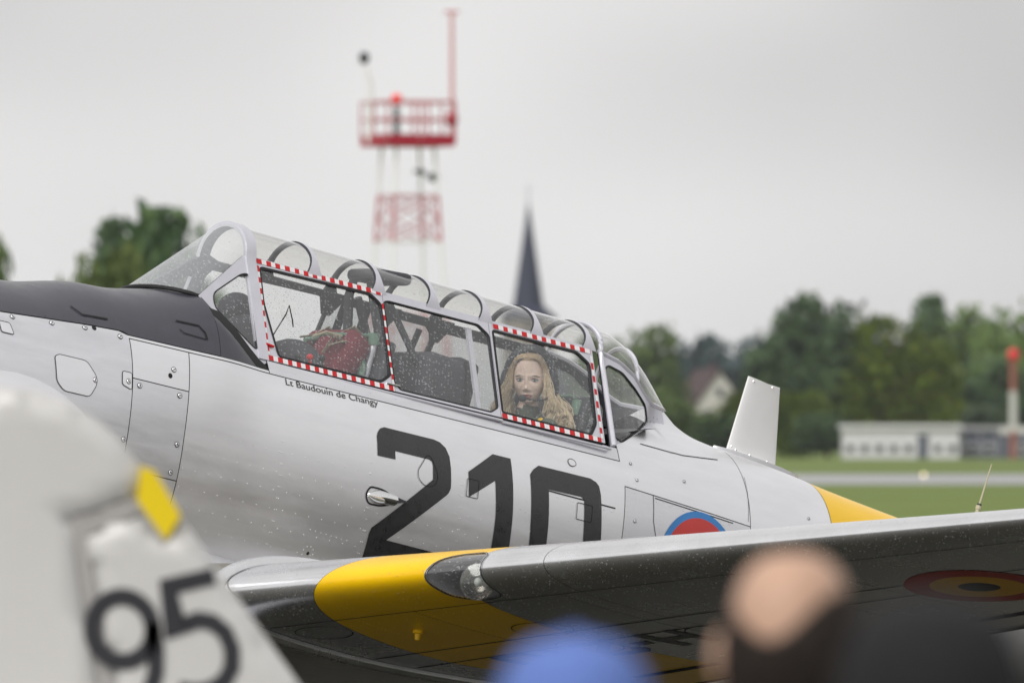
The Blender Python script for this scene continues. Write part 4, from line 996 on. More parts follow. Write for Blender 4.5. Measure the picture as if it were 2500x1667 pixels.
# underside markings
wm = lambda name, poly, m, off, holes=(): decal(name, poly, wsurf, off, M[m], plane, holes, .05, OFF)
def wcirc(r, n=48):
    out = []; c = 2.29 - .23 * (4.65 - WY0); x0 = .50
    for i in range(n):
        a = 6.2832 * i / n; dy = r * math.cos(a); xx = (4.65 + dy); cc = 2.29 - .23 * (xx - WY0)
        xa = (x0 * c + .2 * (4.65 - WY0) + r * math.sin(a) - .2 * (xx - WY0)) / cc
        out.append((xx, -math.sqrt(max(.01, xa))))
    return out
wm('wing_roundel_ring', wcirc(.31), 'roundel_red', .002, (wcirc(.205, 40),)); wm('wing_roundel_ring', wcirc(.205, 40), 'roundel_yellow', .002, (wcirc(.088, 30),)); wm('wing_roundel_center', wcirc(.088, 30), 'roundel_dark', .002)
GL = {'H': ([(0, 0), (.05, 0), (.05, .10), (.15, .10), (.15, 0), (.2, 0), (.2, .25), (.15, .25), (.15, .15), (.05, .15), (.05, .25), (0, .25)], ()),
      '-': ([(0, .10), (.08, .10), (.08, .15), (0, .15)], ()),
      '2': ([(0, 0), (.2, 0), (.2, .05), (.08, .05), (.2, .15), (.2, .22), (.17, .25), (.03, .25), (0, .22), (0, .17), (.05, .17), (.05, .20), (.15, .20), (.15, .165), (0, .05)], ()),
      '1': ([(.06, 0), (.11, 0), (.11, .25), (.06, .25), (0, .20), (0, .14), (.06, .185)], ()),
      '0': ([(.03, 0), (.17, 0), (.2, .03), (.2, .22), (.17, .25), (.03, .25), (0, .22), (0, .03)], ([(.05, .05), (.15, .05), (.15, .20), (.05, .20)],))}
ax = 0.0
for ch in 'H-210':
    pl, hl = GL[ch]
    decal('wing_letter', pl, lambda a, b_, o_, q=ax: wsurf(2.98 - q - a * 1.15, -math.sqrt(.485 + b_ * .62), o_), .002, M['number'], plane, hl, .05, OFF)
    ax += {'H': .27, '-': .12, '1': .18}.get(ch, .27)
# seams and rivets under the wing
mb = MB()
for t in (-.345, -.62, -.70): mb.ribbon([(WY0 + .06 + (WY1 - WY0 - .1) * i / 60, t) for i in range(61)], wsurf, .0035, .0016)
for y in (2.28, 3.05, 3.9, 4.3, 5.4): mb.ribbon([(y, -.35 - .5 * i / 30) for i in range(31)], wsurf, .003, .0016)
mb.ribbon([(2.0, -.92), (6.0, -.92)], wsurf, .014, .002)
part(mb, 'underwing_seam', M['gap'], recalc=False)
for y, t in ((1.68, -.42), (2.55, -.58), (3.1, -.75), (2.45, -.72)):
    q = [(y + .13 * math.cos(6.28 * i / 30), t + .05 * math.sin(6.28 * i / 30)) for i in range(30)]
    part(MB().ribbon(q, wsurf, .0025, .002, closed=True), 'hatch_seam', M['gap'], recalc=False)
mb = MB()
def wriv(y, t, r): dome(mb, wsurf(y, t, .0006), (wsurf(y, t, .01) - wsurf(y, t)).normalized(), r, .55, 5, m=1 if yl(t) < y < yr(t) else 0)
for t, st, r in ((-.605, .018, .0032), (-.635, .018, .0032), (-.45, .05, .0030), (-.40, .05, .003), (-.52, .05, .003), (-.68, .04, .003), (-.76, .05, .003), (-.84, .05, .003)):
    y = WY0 + .06
    while y < WY1: wriv(y, t + rnd.gauss(0, .001), r); y += st
for y in (1.6, 1.95, 2.28, 2.31, 2.68, 3.05, 3.08, 3.45, 3.9, 4.3, 4.7, 5.1, 5.5):
    for i in range(46): wriv(y, -.36 - .55 * i / 46, .0028)
o = part(mb, 'underwing_rivets', [M['wing'], M['yellow']], recalc=False); o['kind'] = 'stuff'
mb = MB(); rr_ = random.Random(5)
for i in range(3000):
    y = rr_.uniform(WY0 + .05, 5.9); t = rr_.gauss(-.27, .11) if rr_.random() < .72 else rr_.uniform(-.75, .30)
    if inside((y, t), light) or t < -.8: continue
    dome(mb, wsurf(y, t, .0003), (wsurf(y, t, .01) - wsurf(y, t)).normalized(), min(.0042, .0011 + rr_.expovariate(1 / .0008)), .75, 6)
o = part(mb, 'wing_raindrops', M['water'], recalc=False); o['kind'] = 'stuff'
mb = MB()
for i in range(120):
    x = rr_.uniform(-1.6, 3.5); z = rr_.uniform(-.75, .05)
    if z > FUS(x)[2] - .05 or (x > -.3 and x < 2.1 and z > -.06): continue
    dome(mb, fsurf(x, z, .0024), (fsurf(x, z, 1) - fsurf(x, z, 0)).normalized(), rr_.uniform(.0007, .0017), .6, 5)
for i in range(700):
    x = rr_.uniform(-1.7, -.35); z = rr_.uniform(zblack(x), FUS(x)[2] - .01)
    dome(mb, fsurf(x, z, .001), (fsurf(x, z, 1) - fsurf(x, z, 0)).normalized(), rr_.uniform(.0008, .0022), .6, 5)
o = part(mb, 'fuselage_raindrops', M['water'], recalc=False); o['kind'] = 'stuff'
# small fittings under and on the wing
q = wsurf(2.06, -.49); nq = (wsurf(2.06, -.49, .01) - q).normalized()
part(MB().lathe([(.022, 0), (.022, .012), (.013, .016), (.011, .04), (0, .045)], c=q, seg=12, rot=nq.to_track_quat('Z', 'Y').to_matrix()), 'tie_down_fitting', M['yellow'])
wb = Vector((.735, -4.2, -.85)); w0 = Vector((.788, -4.2, -.505)); wt = Vector((.832, -4.2, -.305))
wh = part(MB().tube([w0, w0.lerp(wt, .08)], .012, 8).tube([wb, w0], .009, 8), 'whip_antenna', M['strap'])
MB().tube([w0.lerp(wt, .07), w0.lerp(wt, .12)], .010, 8).build('collar', M['rubber'], wh)
MB().tube([w0.lerp(wt, .1), wt], [.0045, .0025], 6).build('whip', M['strap'], wh)
# undercarriage and tail
for s in (-1, 1):
    lg = part(MB().tube([(-.72, s * 1.32, -1.2), (-.75, s * 1.34, -1.98)], [.07, .055], 12).tube([(-.75, s * 1.34, -1.98), (-.75, s * 1.18, -2.04)], .05, 10), 'main_leg', M['frame'])
    wl = MB().lathe([(.12, -.08), (.26, -.085), (.33, -.05), (.34, 0), (.33, .05), (.26, .085), (.12, .08)], c=(-.75, s * 1.20, -2.052), seg=36, rot=Matrix.Rotation(R(90), 3, 'X')).build('tyre', M['rubber'], lg)
    MB().lathe([(0, -.05), (.13, -.06), (.15, -.08), (.15, .08), (.13, .06), (0, .05)], c=(-.75, s * 1.20, -2.052), seg=24, rot=Matrix.Rotation(R(90), 3, 'X')).build('rim', M['white'], lg)
tl = part(MB().tube([(5.6, 0, -.45), (5.75, 0, -.80), (5.9, 0, -1.05)], .04, 10), 'tail_wheel_leg', M['frame'])
MB().lathe([(.05, -.05), (.15, -.045), (.17, 0), (.15, .045), (.05, .05)], c=(5.9, .07, -1.045), seg=24, rot=Matrix.Rotation(R(90), 3, 'X')).build('tyre', M['rubber'], tl)
fin = part(MB().prism([(5.15, -.06), (5.45, .45), (5.62, .95), (5.8, 1.05), (5.95, 1.0), (5.95, -.1)], lambda a, b_, o_: (a, o_, b_), -.05, .05), 'fin', M['yellow'])
MB().prism([(5.97, 1.0), (6.2, .98), (6.42, .7), (6.45, .2), (6.38, -.3), (5.97, -.3)], lambda a, b_, o_: (a, o_, b_), -.035, .035).build('rudder', M['yellow'], fin)
for s in (-1, 1):
    part(MB().prism([(5.2, .1), (5.45, 1.7), (5.6, 1.95), (5.85, 2.0), (5.85, .08)], lambda a, b_, o_: (a, s * b_, -.12 + o_), -.05, .05), 'tailplane', M['silver'])
    part(MB().prism([(5.87, .12), (5.87, 1.98), (6.1, 1.8), (6.25, 1.2), (6.25, .2)], lambda a, b_, o_: (a, s * b_, -.12 + o_), -.03, .03), 'elevator', M['silver'])
# ================================================================== people
M['skin'] = mat('skin', (0.52, 0.33, 0.235), 0.5, spec=0.35, var=0.08, vscale=30)
M['skin_face'] = mat('face_skin', (0.86, 0.66, 0.56), 0.48, spec=0.35, var=0.05, vscale=40)
M['lip'] = mat('lips', (0.42, 0.13, 0.12), 0.4)
M['suit'] = mat('flight_suit', (0.085, 0.105, 0.075), 0.85, var=0.15, vscale=20, bump=0.5, bscale=25)
M['headset'] = mat('headset_black', (0.018, 0.02, 0.028), 0.5)
M['eyewhite'] = mat('eye_white', (0.42, 0.42, 0.42), 0.3); M['iris'] = mat('iris', (0.10, 0.16, 0.20), 0.2); M['lash'] = mat('lash', (0.03, 0.02, 0.015), 0.6)
M['brow'] = mat('brow', (0.12, 0.07, 0.035), 0.8)
M['blond'] = leaf_mat('blond_hair', (0.92, 0.79, 0.57), (0.60, 0.46, 0.29))
M['roots'] = leaf_mat('hair_roots', (0.66, 0.51, 0.33), (0.42, 0.30, 0.18))
M['blond'].node_tree.nodes['Principled BSDF'].inputs['Roughness'].default_value = 0.45
M['darkhair'] = leaf_mat('dark_hair', (0.012, 0.009, 0.008), (0.035, 0.024, 0.018))
M['navy'] = mat('navy_cloth', (0.03, 0.035, 0.06), 0.9, bump=0.3, bscale=40); M['greycloth'] = mat('grey_cloth', (0.12, 0.12, 0.13), 0.9, bump=0.3, bscale=40)
M['bluecap'] = mat('blue_cloth', (0.11, 0.18, 0.47), 0.85, var=0.08, vscale=10, bump=0.3, bscale=60); M['blackcap'] = mat('black_cloth', (0.010, 0.010, 0.011), 0.9, bump=0.3, bscale=60)
M['jean'] = mat('denim', (0.05, 0.07, 0.12), 0.9, var=0.15, vscale=20)

def skin_body(J, E_, root, sub=2):
    """joints {name:(pos,radius)} -> one smooth skinned surface, as vertices and faces"""
    names = list(J); me = bpy.data.meshes.new('b'); me.from_pydata([J[n][0] for n in names], [(names.index(a), names.index(b_)) for a, b_ in E_], [])
    ob = bpy.data.objects.new('b', me); COL.objects.link(ob)
    sk = ob.modifiers.new('s', 'SKIN'); sk.use_smooth_shade = True
    sb = ob.modifiers.new('d', 'SUBSURF'); sb.levels = sub; sb.render_levels = sub
    for i, n in enumerate(names):
        d = me.skin_vertices[0].data[i]; r_ = J[n][1]; d.radius = r_ if hasattr(r_, '__len__') else (r_, r_); d.use_root = (n == root)
    dg = bpy.context.evaluated_depsgraph_get(); ev = ob.evaluated_get(dg); m2 = ev.to_mesh()
    v = [tuple(p.co) for p in m2.vertices]; f = [tuple(p.vertices) for p in m2.polygons]
    ev.to_mesh_clear(); bpy.data.objects.remove(ob); bpy.data.meshes.remove(me); return v, f
def hand_edges(J, E_, wrist, palm, d, s, nm, curl=.5):
    """five fingers rooted in the palm, d = direction the hand points"""
    d = Vector(d).normalized(); side = d.cross(Vector((0, 0, 1)));
    if side.length < .1: side = Vector((1, 0, 0))
    side.normalize(); dn = side.cross(d); P0 = Vector(palm)
    for i, (off, ln) in enumerate(((-.030, .070), (-.010, .080), (.010, .075), (.028, .058))):
        a = P0 + d * .045 + side * off; b_ = a + d * ln * .5 - dn * .010 * s; c = b_ + d * ln * .35 - dn * .025 * s
        J[f'{nm}f{i}a'] = (a, .010); J[f'{nm}f{i}b'] = (b_, .009); J[f'{nm}f{i}c'] = (c, .007)
        E_ += [(palm_name(nm), f'{nm}f{i}a'), (f'{nm}f{i}a', f'{nm}f{i}b'), (f'{nm}f{i}b', f'{nm}f{i}c')]
    a = P0 - side * .040 + d * .005; b_ = a + d * .035 - side * .012; J[nm + 'ta'] = (a, .011); J[nm + 'tb'] = (b_, .009)
    E_ += [(palm_name(nm), nm + 'ta'), (nm + 'ta', nm + 'tb')]
def palm_name(nm): return nm + 'palm'

def face_pt(p):
    """ellipsoid of the skull -> head with a face; face towards -Y, eyes at z=0"""
    x, y, z = p; rx, ry, rz = .074, .094, .113
    k = z / rz
    if k > 0:
        g_ = ((1 - min(.9995, k) ** 2.7) ** (1 / 2.7)) / math.sqrt(1 - min(.9995, k) ** 2); x *= g_; y *= g_
    if k < 0:
        j = (-k) ** 1.7; x *= 1 - .34 * j; y = y * (1 - .18 * j) - .012 * j
    if y > 0: y *= 1.04; 
    if k < -.25 and y > 0: y *= 1 - .55 * min(1, (-k - .25) / .5)
    if y < 0:
        f = (-y / ry); G = lambda cx, cz, sx, sz: math.exp(-((x - cx) / sx) ** 2 - ((z - cz) / sz) ** 2)
        y *= 1 - .05 * max(0, 1 - (k / .8) ** 2)
        d = 0
        d += .0105 * G(0, -.004, .0075, .024) + .021 * G(0, -.034, .0095, .012) + .007 * G(.012, -.041, .006, .006) + .007 * G(-.012, -.041, .006, .006)
        d -= .0125 * (G(.031, .003, .016, .010) + G(-.031, .003, .016, .010)); d += .0045 * (G(.033, .0085, .015, .0028) + G(-.033, .0085, .015, .0028)) + .003 * (G(.033, -.0075, .014, .003) + G(-.033, -.0075, .014, .003))
        d += .004 * (G(.03, .022, .024, .008) + G(-.03, .022, .024, .008)) + .004 * (G(.043, -.030, .02, .018) + G(-.043, -.030, .02, .018))
        d += .0075 * G(0, -.0635, .022, .0055) + .0075 * G(0, -.076, .018, .006) - .004 * G(0, -.0695, .024, .0022) - .003 * G(0, -.087, .02, .005)
        d += .010 * G(0, -.102, .020, .012)
        y -= d * min(1, f * 1.6)
    return (x, y, z)
def head_mesh(mb, c, rot, m_skin=0, m_lip=1, nu=120, nv=110):
    def fn(p): return face_pt(p)
    st = len(mb.f); mb.ell((0, 0, 0), (.074, .094, .113), nu, nv, m_skin, fn=fn)
    for i in range(st, len(mb.f)):
        q = [mb.v[a] for a in mb.f[i]]; x = sum(p[0] for p in q) / len(q); y = sum(p[1] for p in q) / len(q); z = sum(p[2] for p in q) / len(q)
        if y < -.05 and abs(x) < .024 and -.080 < z < -.060 and abs(z + .070) < .0105 * (1 - (x / .025) ** 2): mb.m[i] = m_lip
    c = Vector(c); ids = sorted({a for f in mb.f[st:] for a in f})
    for a in ids: mb.v[a] = tuple(c + rot @ Vector(mb.v[a]))
    for s in (-1, 1): mb.ell(c + rot @ Vector((s * .080, .012, -.012)), (.016, .024, .036), 12, 10, m_skin, rot=rot @ Matrix.Rotation(R(-18 * s), 3, 'Z'))

W_ = lambda p: AO + ROT @ Vector(p)
# ---- the woman in the rear cockpit
base = W_((1.80, 0, -.30)); woman = empty('person', base)
tag(woman, 'blond woman with black headset in olive flight suit looking out of the rear cockpit', 'person')
hc = Vector((0, 0, 0)); q = px(1293, 928, 1.0); cam0 = Vector((0, 0, CAM_H)); dirr = (px(1293, 928, 50) - cam0)
tgt = W_((1.80, -.03, .235)); hd = cam0 + dirr * (tgt.y / dirr.y)       # head on the line of sight beside the pane
HR = Matrix.Rotation(R(-9), 3, 'Z') @ Matrix.Rotation(R(2), 3, 'X') @ Matrix.Rotation(R(2), 3, 'Y'); hcl = hd - base
Lp = lambda p: W_(p) - base
neck0 = hcl + HR @ Vector((0, .03, -.07)); J = {'pelvis': (Lp((1.84, 0, -.25)), (.17, .13)), 'belly': (Lp((1.86, 0, -.12)), (.15, .11)), 'chest': (Lp((1.86, 0, .0)), (.17, .115)), 'collar': (Lp((1.85, -.01, .075)), (.09, .07)), 'neck': (neck0.lerp(Lp((1.85, -.01, .075)), .35), .05), 'nape': (neck0, .045)}
E_ = [('pelvis', 'belly'), ('belly', 'chest'), ('chest', 'collar'), ('collar', 'neck'), ('neck', 'nape')]
for s, nm in ((-1, 'l'), (1, 'r')):
    J[nm + 'sh'] = (Lp((1.85, s * .17, .035)), .062); J[nm + 'el'] = (Lp((1.72, s * .25, -.20)), .045); J[nm + 'wr'] = (Lp((1.50, s * .17, -.22)), .028); J[nm + 'palm'] = (Lp((1.44, s * .16, -.22)), (.03, .018))
    J[nm + 'hip'] = (Lp((1.78, s * .09, -.30)), .09); J[nm + 'kn'] = (Lp((1.40, s * .13, -.18)), .062); J[nm + 'an'] = (Lp((1.22, s * .12, -.55)), .04); J[nm + 'to'] = (Lp((1.10, s * .12, -.60)), .035)
    E_ += [('chest', nm + 'sh'), (nm + 'sh', nm + 'el'), (nm + 'el', nm + 'wr'), (nm + 'wr', nm + 'palm'), ('pelvis', nm + 'hip'), (nm + 'hip', nm + 'kn'), (nm + 'kn', nm + 'an'), (nm + 'an', nm + 'to')]
    hand_edges(J, E_, None, J[nm + 'palm'][0], ROT @ Vector((-1, 0, 0)), 1, nm)
v, f = skin_body(J, E_, 'pelvis')
mb = MB(); mb.add(v, f, 2)
nz0 = (Lp((1.85, -.01, .085))).z
for i, ff in enumerate(mb.f):
    c = sum((Vector(mb.v[a]) for a in ff), Vector()) / len(ff)
    if c.z > nz0 + .055 or (c - J['lpalm'][0]).length < .13 or (c - J['rpalm'][0]).length < .13: mb.m[i] = 0
head_mesh(mb, hcl, HR)
body = mb.build('body', [M['skin_face'], M['lip'], M['suit']], woman, sharp=0)
H_ = lambda x, y, z: hcl + HR @ Vector((x, y, z))
for s in (-1, 1):
    ey = MB().ell(H_(s * .0335, -.0725, .001), (.0150, .0105, .0056), 18, 12, rot=HR).build('eye', M['eyewhite'], woman)
    MB().ell(H_(s * .0335 + .002, -.0790, .0010), (.0066, .0048, .0054), 14, 10, rot=HR).build('iris', M['iris'], ey)
    MB().ell(H_(s * .0335 + .002, -.0832, .0012), (.0028, .0012, .0028), 8, 6, rot=HR).build('pupil', M['lash'], ey)
    MB().tube([H_(s * (.017 + .0085 * i), -.0775 - .004 * math.sin(i / 4 * 3.14) + .0022 * i, .0025 + .0058 * math.sin((i + .4) / 4.4 * 3.14)) for i in range(5)], [.0012, .0022, .0028, .0030, .0018], 6).build('eyelash', M['lash'], woman)
    MB().tube([H_(s * (.014 + .0085 * i), -.0855 + .0042 * i * i / 5, .0165 + .0065 * math.sin((i + 1) / 6.5 * 3.14)) for i in range(6)], [.0028, .0040, .0042, .0036, .0026, .001], 6, flat=.6).build('eyebrow', M['brow'], woman)
# hair: a cap close to the skull and long wavy strands
mb = MB(); rh = random.Random(3)
mb.ell((0, .008, .012), (.0785, .0965, .112), 30, 20, fn=lambda p: (lambda k_: (p[0] * k_, p[1] * k_, p[2]))(1 if p[2] <= 0 else ((1 - min(.9995, p[2] / .112) ** 2.7) ** (1 / 2.7)) / math.sqrt(1 - min(.9995, p[2] / .112) ** 2)), keep=lambda u, v: v < .56 and not (.54 < u < .96 and v > .24))
for i in range(len(mb.v)): mb.v[i] = tuple(hcl + HR @ Vector(mb.v[i]))
for s in (-1, 1):
    for i in range(1100):
        a = rh.random(); y0 = -.064 + .15 * a; z0 = max(.0004, 1 - abs((y0 - .004) / .1) ** 2.6) ** (1 / 2.6) * .116 + .004
        front = 1 - a; r1 = rh.uniform(0, 1); lay = rh.uniform(0, .020); cl = int(r1 * 5) + 5 * int(a * 3); ph = cl * 1.9 + rh.gauss(0, .45); fr_ = 15 + (cl % 4) * 1.5; jx = rh.gauss(0, .006) + .012 * math.sin(cl * 5.1); jy_ = rh.gauss(0, .006) + .010 * math.cos(cl * 3.7)
        pts = [Vector((s * .002, y0, z0)), Vector((s * (.044 + lay * .3), y0 * .97 - .004 * front, z0 * .90 + .004)), Vector((s * (.070 + lay * .5), y0 * .85 + .004, .045 + .02 * rh.random())),
               Vector((s * (.079 + lay), y0 * .75 - .004, -.005)), Vector((s * (.084 + lay * 1.4 + .010 * r1), y0 * .7 - .012, -.065)),
               Vector((s * (.082 + lay * 1.8 + .050 * r1 * (1.3 if s > 0 else .9)), y0 * .6 - .030, -.13)), Vector((s * (.055 + lay * 2 + .105 * r1 * (1.0 if s > 0 else .6)), y0 * .5 - .045, -.19 - .03 * rh.random())), Vector((s * (.045 + lay * 2 + .12 * r1 * (1.0 if s > 0 else .55)), y0 * .4 - .05, -.235 - .05 * rh.random()))]
        out = []; n = 20; rad_ = rh.uniform(.0009, .0019)
        for k_ in range(n + 1):
            t_ = k_ / n * (len(pts) - 1); j = min(int(t_), len(pts) - 2); g_ = t_ - j
            p0, p1, p2, p3 = pts[max(0, j - 1)], pts[j], pts[j + 1], pts[min(len(pts) - 1, j + 2)]
            p = .5 * ((2 * p1) + (p2 - p0) * g_ + (2 * p0 - 5 * p1 + 4 * p2 - p3) * g_ ** 2 + (3 * p1 - p0 - 3 * p2 + p3) * g_ ** 3)
            am = .030 * max(0, k_ / n - .36); p = p + Vector((am * math.sin(fr_ * k_ / n + ph), am * math.cos(fr_ * k_ / n + ph), 0)) * 1.5 + Vector((jx * k_ / n, jy_ * k_ / n, 0))
            out.append(hcl + HR @ p)
        mb.tube(out, [rad_ * (1 if k_ < n * .8 else 1 - (k_ / n - .8) * 3.5) for k_ in range(n + 1)], 4, caps=False)
hair_ = mb.build('hair', [M['blond'], M['roots']], woman, recalc=False, sharp=0)
for p_ in hair_.data.polygons:
    cz = sum((hair_.data.vertices[a].co for a in p_.vertices), Vector()) / len(p_.vertices)
    if ((HR.inverted() @ (cz - hcl)).z + rh.uniform(-.03, .03)) > .035: p_.material_index = 1
# headset
mb = MB(); band = []
for i in range(25):
    a = math.pi * (i / 24); band.append(H_(.114 * math.cos(a), .006, -.02 + .164 * math.sin(a) ** .9))
mb.tube(band, .015, 8, flat=1.4)
hs_ = mb.build('headset', M['headset'], woman)
for s in (-1, 1):
    MB().ell(H_(s * .108, .0, -.022), (.028, .052, .076), 18, 14, rot=HR).build('ear_cup', M['headset'], hs_)
MB().tube([H_(.100, -.02, -.055), H_(.088, -.075, -.082), H_(.045, -.112, -.086), H_(.002, -.124, -.080)], .0038, 8).build('boom', M['headset'], hs_)
MB().ell(H_(-.012, -.120, -.079), (.022, .015, .015), 16, 12, rot=HR).build('microphone', M['headset'], hs_)
MB().tube([H_(.10, .0, -.07), H_(.085, -.06, -.14), H_(.06, -.09, -.20), H_(.05, -.08, -.28)], .004, 8).build('cord', M['headset'], hs_)
MB().tube([Lp((1.80, -.165, .075)), Lp((1.74, -.20, .035)), Lp((1.70, -.21, -.02))], .012, 6, flat=.4).build('yellow_strap', M['yellow'], woman)
MB().tube([Lp((1.83, -.12, .10)), Lp((1.76, -.14, .03)), Lp((1.74, -.12, -.10))], .018, 6, flat=.35).build('harness_strap', M['suit'], woman)

# ---- onlookers in front, seen from behind
def onlooker(u, vtop, d, label, top_m, leg_m, yaw, hat, shoulder=.20):
    top = px(u, vtop, d); h = top.z; s_ = h / 1.76; root = empty('person', (top.x, d, 0), (0, 0, yaw)); tag(root, label, 'person', 'onlookers in the foreground')
    Hc = Vector((0, 0, h - .118 * 1.0)) ; V = lambda x, y, z: Vector((x * s_, y * s_, z * s_))
    J = {'pelvis': (V(0, 0, .95), (.155, .11)), 'waist': (V(0, .01, 1.10), (.14, .10)), 'chest': (V(0, .02, 1.30), (.165, .115)), 'collar': (V(0, .02, 1.44), (.09, .07)), 'neck': (V(0, .005, 1.52), .058), 'nape': (Hc + Vector((0, .01, -.06)), .055)}
    E_ = [('pelvis', 'waist'), ('waist', 'chest'), ('chest', 'collar'), ('collar', 'neck'), ('neck', 'nape')]
    for s, nm in ((-1, 'l'), (1, 'r')):
        J[nm + 'sh'] = (V(s * shoulder, .02, 1.41), .065); J[nm + 'el'] = (V(s * (shoulder + .05), .04, 1.13), .048); J[nm + 'wr'] = (V(s * (shoulder + .04), -.04, .90), .030); J[nm + 'palm'] = (V(s * (shoulder + .04), -.05, .84), (.03, .02))
        J[nm + 'hip'] = (V(s * .09, 0, .90), .09); J[nm + 'kn'] = (V(s * .11, -.01, .50), .062); J[nm + 'an'] = (V(s * .12, .02, .09), .045); J[nm + 'to'] = (V(s * .13, -.14, .045), .042)
        E_ += [('chest', nm + 'sh'), (nm + 'sh', nm + 'el'), (nm + 'el', nm + 'wr'), (nm + 'wr', nm + 'palm'), ('pelvis', nm + 'hip'), (nm + 'hip', nm + 'kn'), (nm + 'kn', nm + 'an'), (nm + 'an', nm + 'to')]
        hand_edges(J, E_, None, J[nm + 'palm'][0], (0, -.1, -1), 1, nm)
    v, f = skin_body(J, E_, 'pelvis'); mb = MB().add(v, f, 2)
    for i, ff in enumerate(mb.f):
        c = sum((Vector(mb.v[a]) for a in ff), Vector()) / len(ff)
        if c.z > 1.475 * s_ or (c.z < .875 * s_ and abs(c.x) > .19 * s_ and c.z > .6 * s_): mb.m[i] = 0
        elif c.z < .97 * s_: mb.m[i] = 3 if c.z > .10 * s_ else 4
    head_mesh(mb, Hc, Matrix.Identity(3), nu=40, nv=30)
    mb.build('body', [M['skin'], M['lip'], top_m, leg_m, M['rubber']], root, sharp=0)
    for s in (-1, 1):
        ey = MB().ell(Hc + Vector((s * .0335, -.0725, 0)), (.0155, .010, .0075), 12, 8).build('eye', M['eyewhite'], root)
        MB().ell(Hc + Vector((s * .0335, -.0800, 0)), (.0065, .0042, .0066), 10, 8).build('iris', M['iris'], ey)
    return root, Hc
man, Hc = onlooker(1935, 1338, 13.6, 'bald man with dark hair around the back of his head, in the foreground', M['navy'], M['jean'], R(172), None)
mb = MB(); rh = random.Random(9)
def hairy(x, y, z):
    X = x / .079 - .22; return z > -.085 and z < .012 + .080 * min(1.2, abs(X)) ** 1.8 and y > -.035 and (y > .0 or z < .05)
def kp(u, v):
    a = 2 * math.pi * u; b_ = math.pi * v; return hairy(.0795 * math.sin(b_) * math.cos(a), .0985 * math.sin(b_) * math.sin(a), .112 * math.cos(b_))
mb.ell(Hc + Vector((0, .004, -.002)), (.0790, .0985, .113), 80, 60, keep=kp)
k_ = 0
while k_ < 3000:
    a = rh.uniform(-.5, math.pi + .5); z = rh.uniform(-.085, .085); c_ = math.sqrt(1 - (z / .113) ** 2)
    p = Vector((.079 * math.cos(a) * c_, .0985 * math.sin(a) * c_ + .004, z))
    if not hairy(p.x, p.y, p.z): continue
    e = Vector((rh.gauss(0, .004), rh.gauss(0, .004), -.018)); mb.tube([Hc + p * 1.0, Hc + p * 1.06 + e * .5, Hc + p * 1.04 + e], [.0018, .0018, .0008], 4, caps=False); k_ += 1
mb.build('hair', M['darkhair'], man, recalc=False, sharp=0)
kid, Hc = onlooker(1402, 1560, 11.8, 'person in a bright blue knitted cap at the bottom of the picture', M['greycloth'], M['jean'], R(176), None)
dome_fn = lambda p: (lambda k_: (p[0] * k_, p[1] * k_, p[2]))(1 if p[2] <= 0 else ((1 - min(.9995, p[2] / .118) ** 2.7) ** (1 / 2.7)) / math.sqrt(1 - min(.9995, p[2] / .118) ** 2))
capm = MB().ell(Hc + Vector((0, .004, .004)), (.0865, .104, .118), 36, 24, fn=dome_fn, keep=lambda u, v: v < .60)
capm.tube([Hc + Vector((.085 * math.cos(a_) , .004 + .103 * math.sin(a_), -.030)) for a_ in np.linspace(0, 6.2832, 40, endpoint=False)], .013, 8, closed=True)
capm.ell(Hc + Vector((0, .004, .122)), (.012, .012, .006), 10, 6)
capm.build('cap', M['bluecap'], kid)
oth, Hc = onlooker(2275, 1462, 10.4, 'person in a black cap at the lower right corner', M['blackcap'], M['navy'], R(190), None)
capm = MB().ell(Hc + Vector((0, .004, .004)), (.0875, .106, .118), 36, 24, fn=dome_fn, keep=lambda u, v: v < .57)
def brim(u, v):
    a = math.pi * (1.12 + .76 * u); return Hc + Vector((.086 * math.cos(a) * (1 + .05 * v), .104 * math.sin(a) * (1 + .75 * v), -.012 - .03 * v - .01 * math.cos(a) ** 2))
capm.grid(brim, 16, 5); cp = capm.build('cap', M['blackcap'], oth)
MB().ell(Hc + Vector((0, .004, .122)), (.010, .010, .005), 10, 6).build('button', M['blackcap'], cp)
mb = MB(); mb.ell(Hc + Vector((0, .012, -.004)), (.0815, .100, .110), 30, 20, keep=lambda u, v: .5 < v < .82 and (u < .56 or u > .94)); mb.build('hair', M['darkhair'], oth, recalc=False)

# ================================================================== white tail of another aircraft, in the foreground
M['tailwhite'] = mat('tail_white', (0.54, 0.535, 0.52), 0.35, var=0.05, vscale=3, coat=0.3)
M['tailgrey'] = mat('gap_grey', (0.34, 0.33, 0.32), 0.7); M['tailyellow'] = mat('tip_yellow', (0.74, 0.55, 0.0), 0.45); M['tailnum'] = mat('tail_number', (0.02, 0.02, 0.025), 0.5)
TD = 24.0; tb = px(120, 1080, TD); tail = empty('light_aircraft', (tb.x, TD, 0), (0, 0, R(0))); tag(tail, 'white aircraft tail with number 95 and a yellow tip in the left foreground', 'aircraft')
def tp(u, v): q = px(u, v, TD); return (q.x - tb.x, q.z)
def distp(p, poly):
    best = 9
    for i in range(len(poly)):
        a = Vector(poly[i]); b_ = Vector(poly[(i + 1) % len(poly)]); ab = b_ - a; t_ = max(0, min(1, (Vector(p) - a).dot(ab) / max(1e-9, ab.length_squared))); best = min(best, (Vector(p) - a - ab * t_).length)
    return best
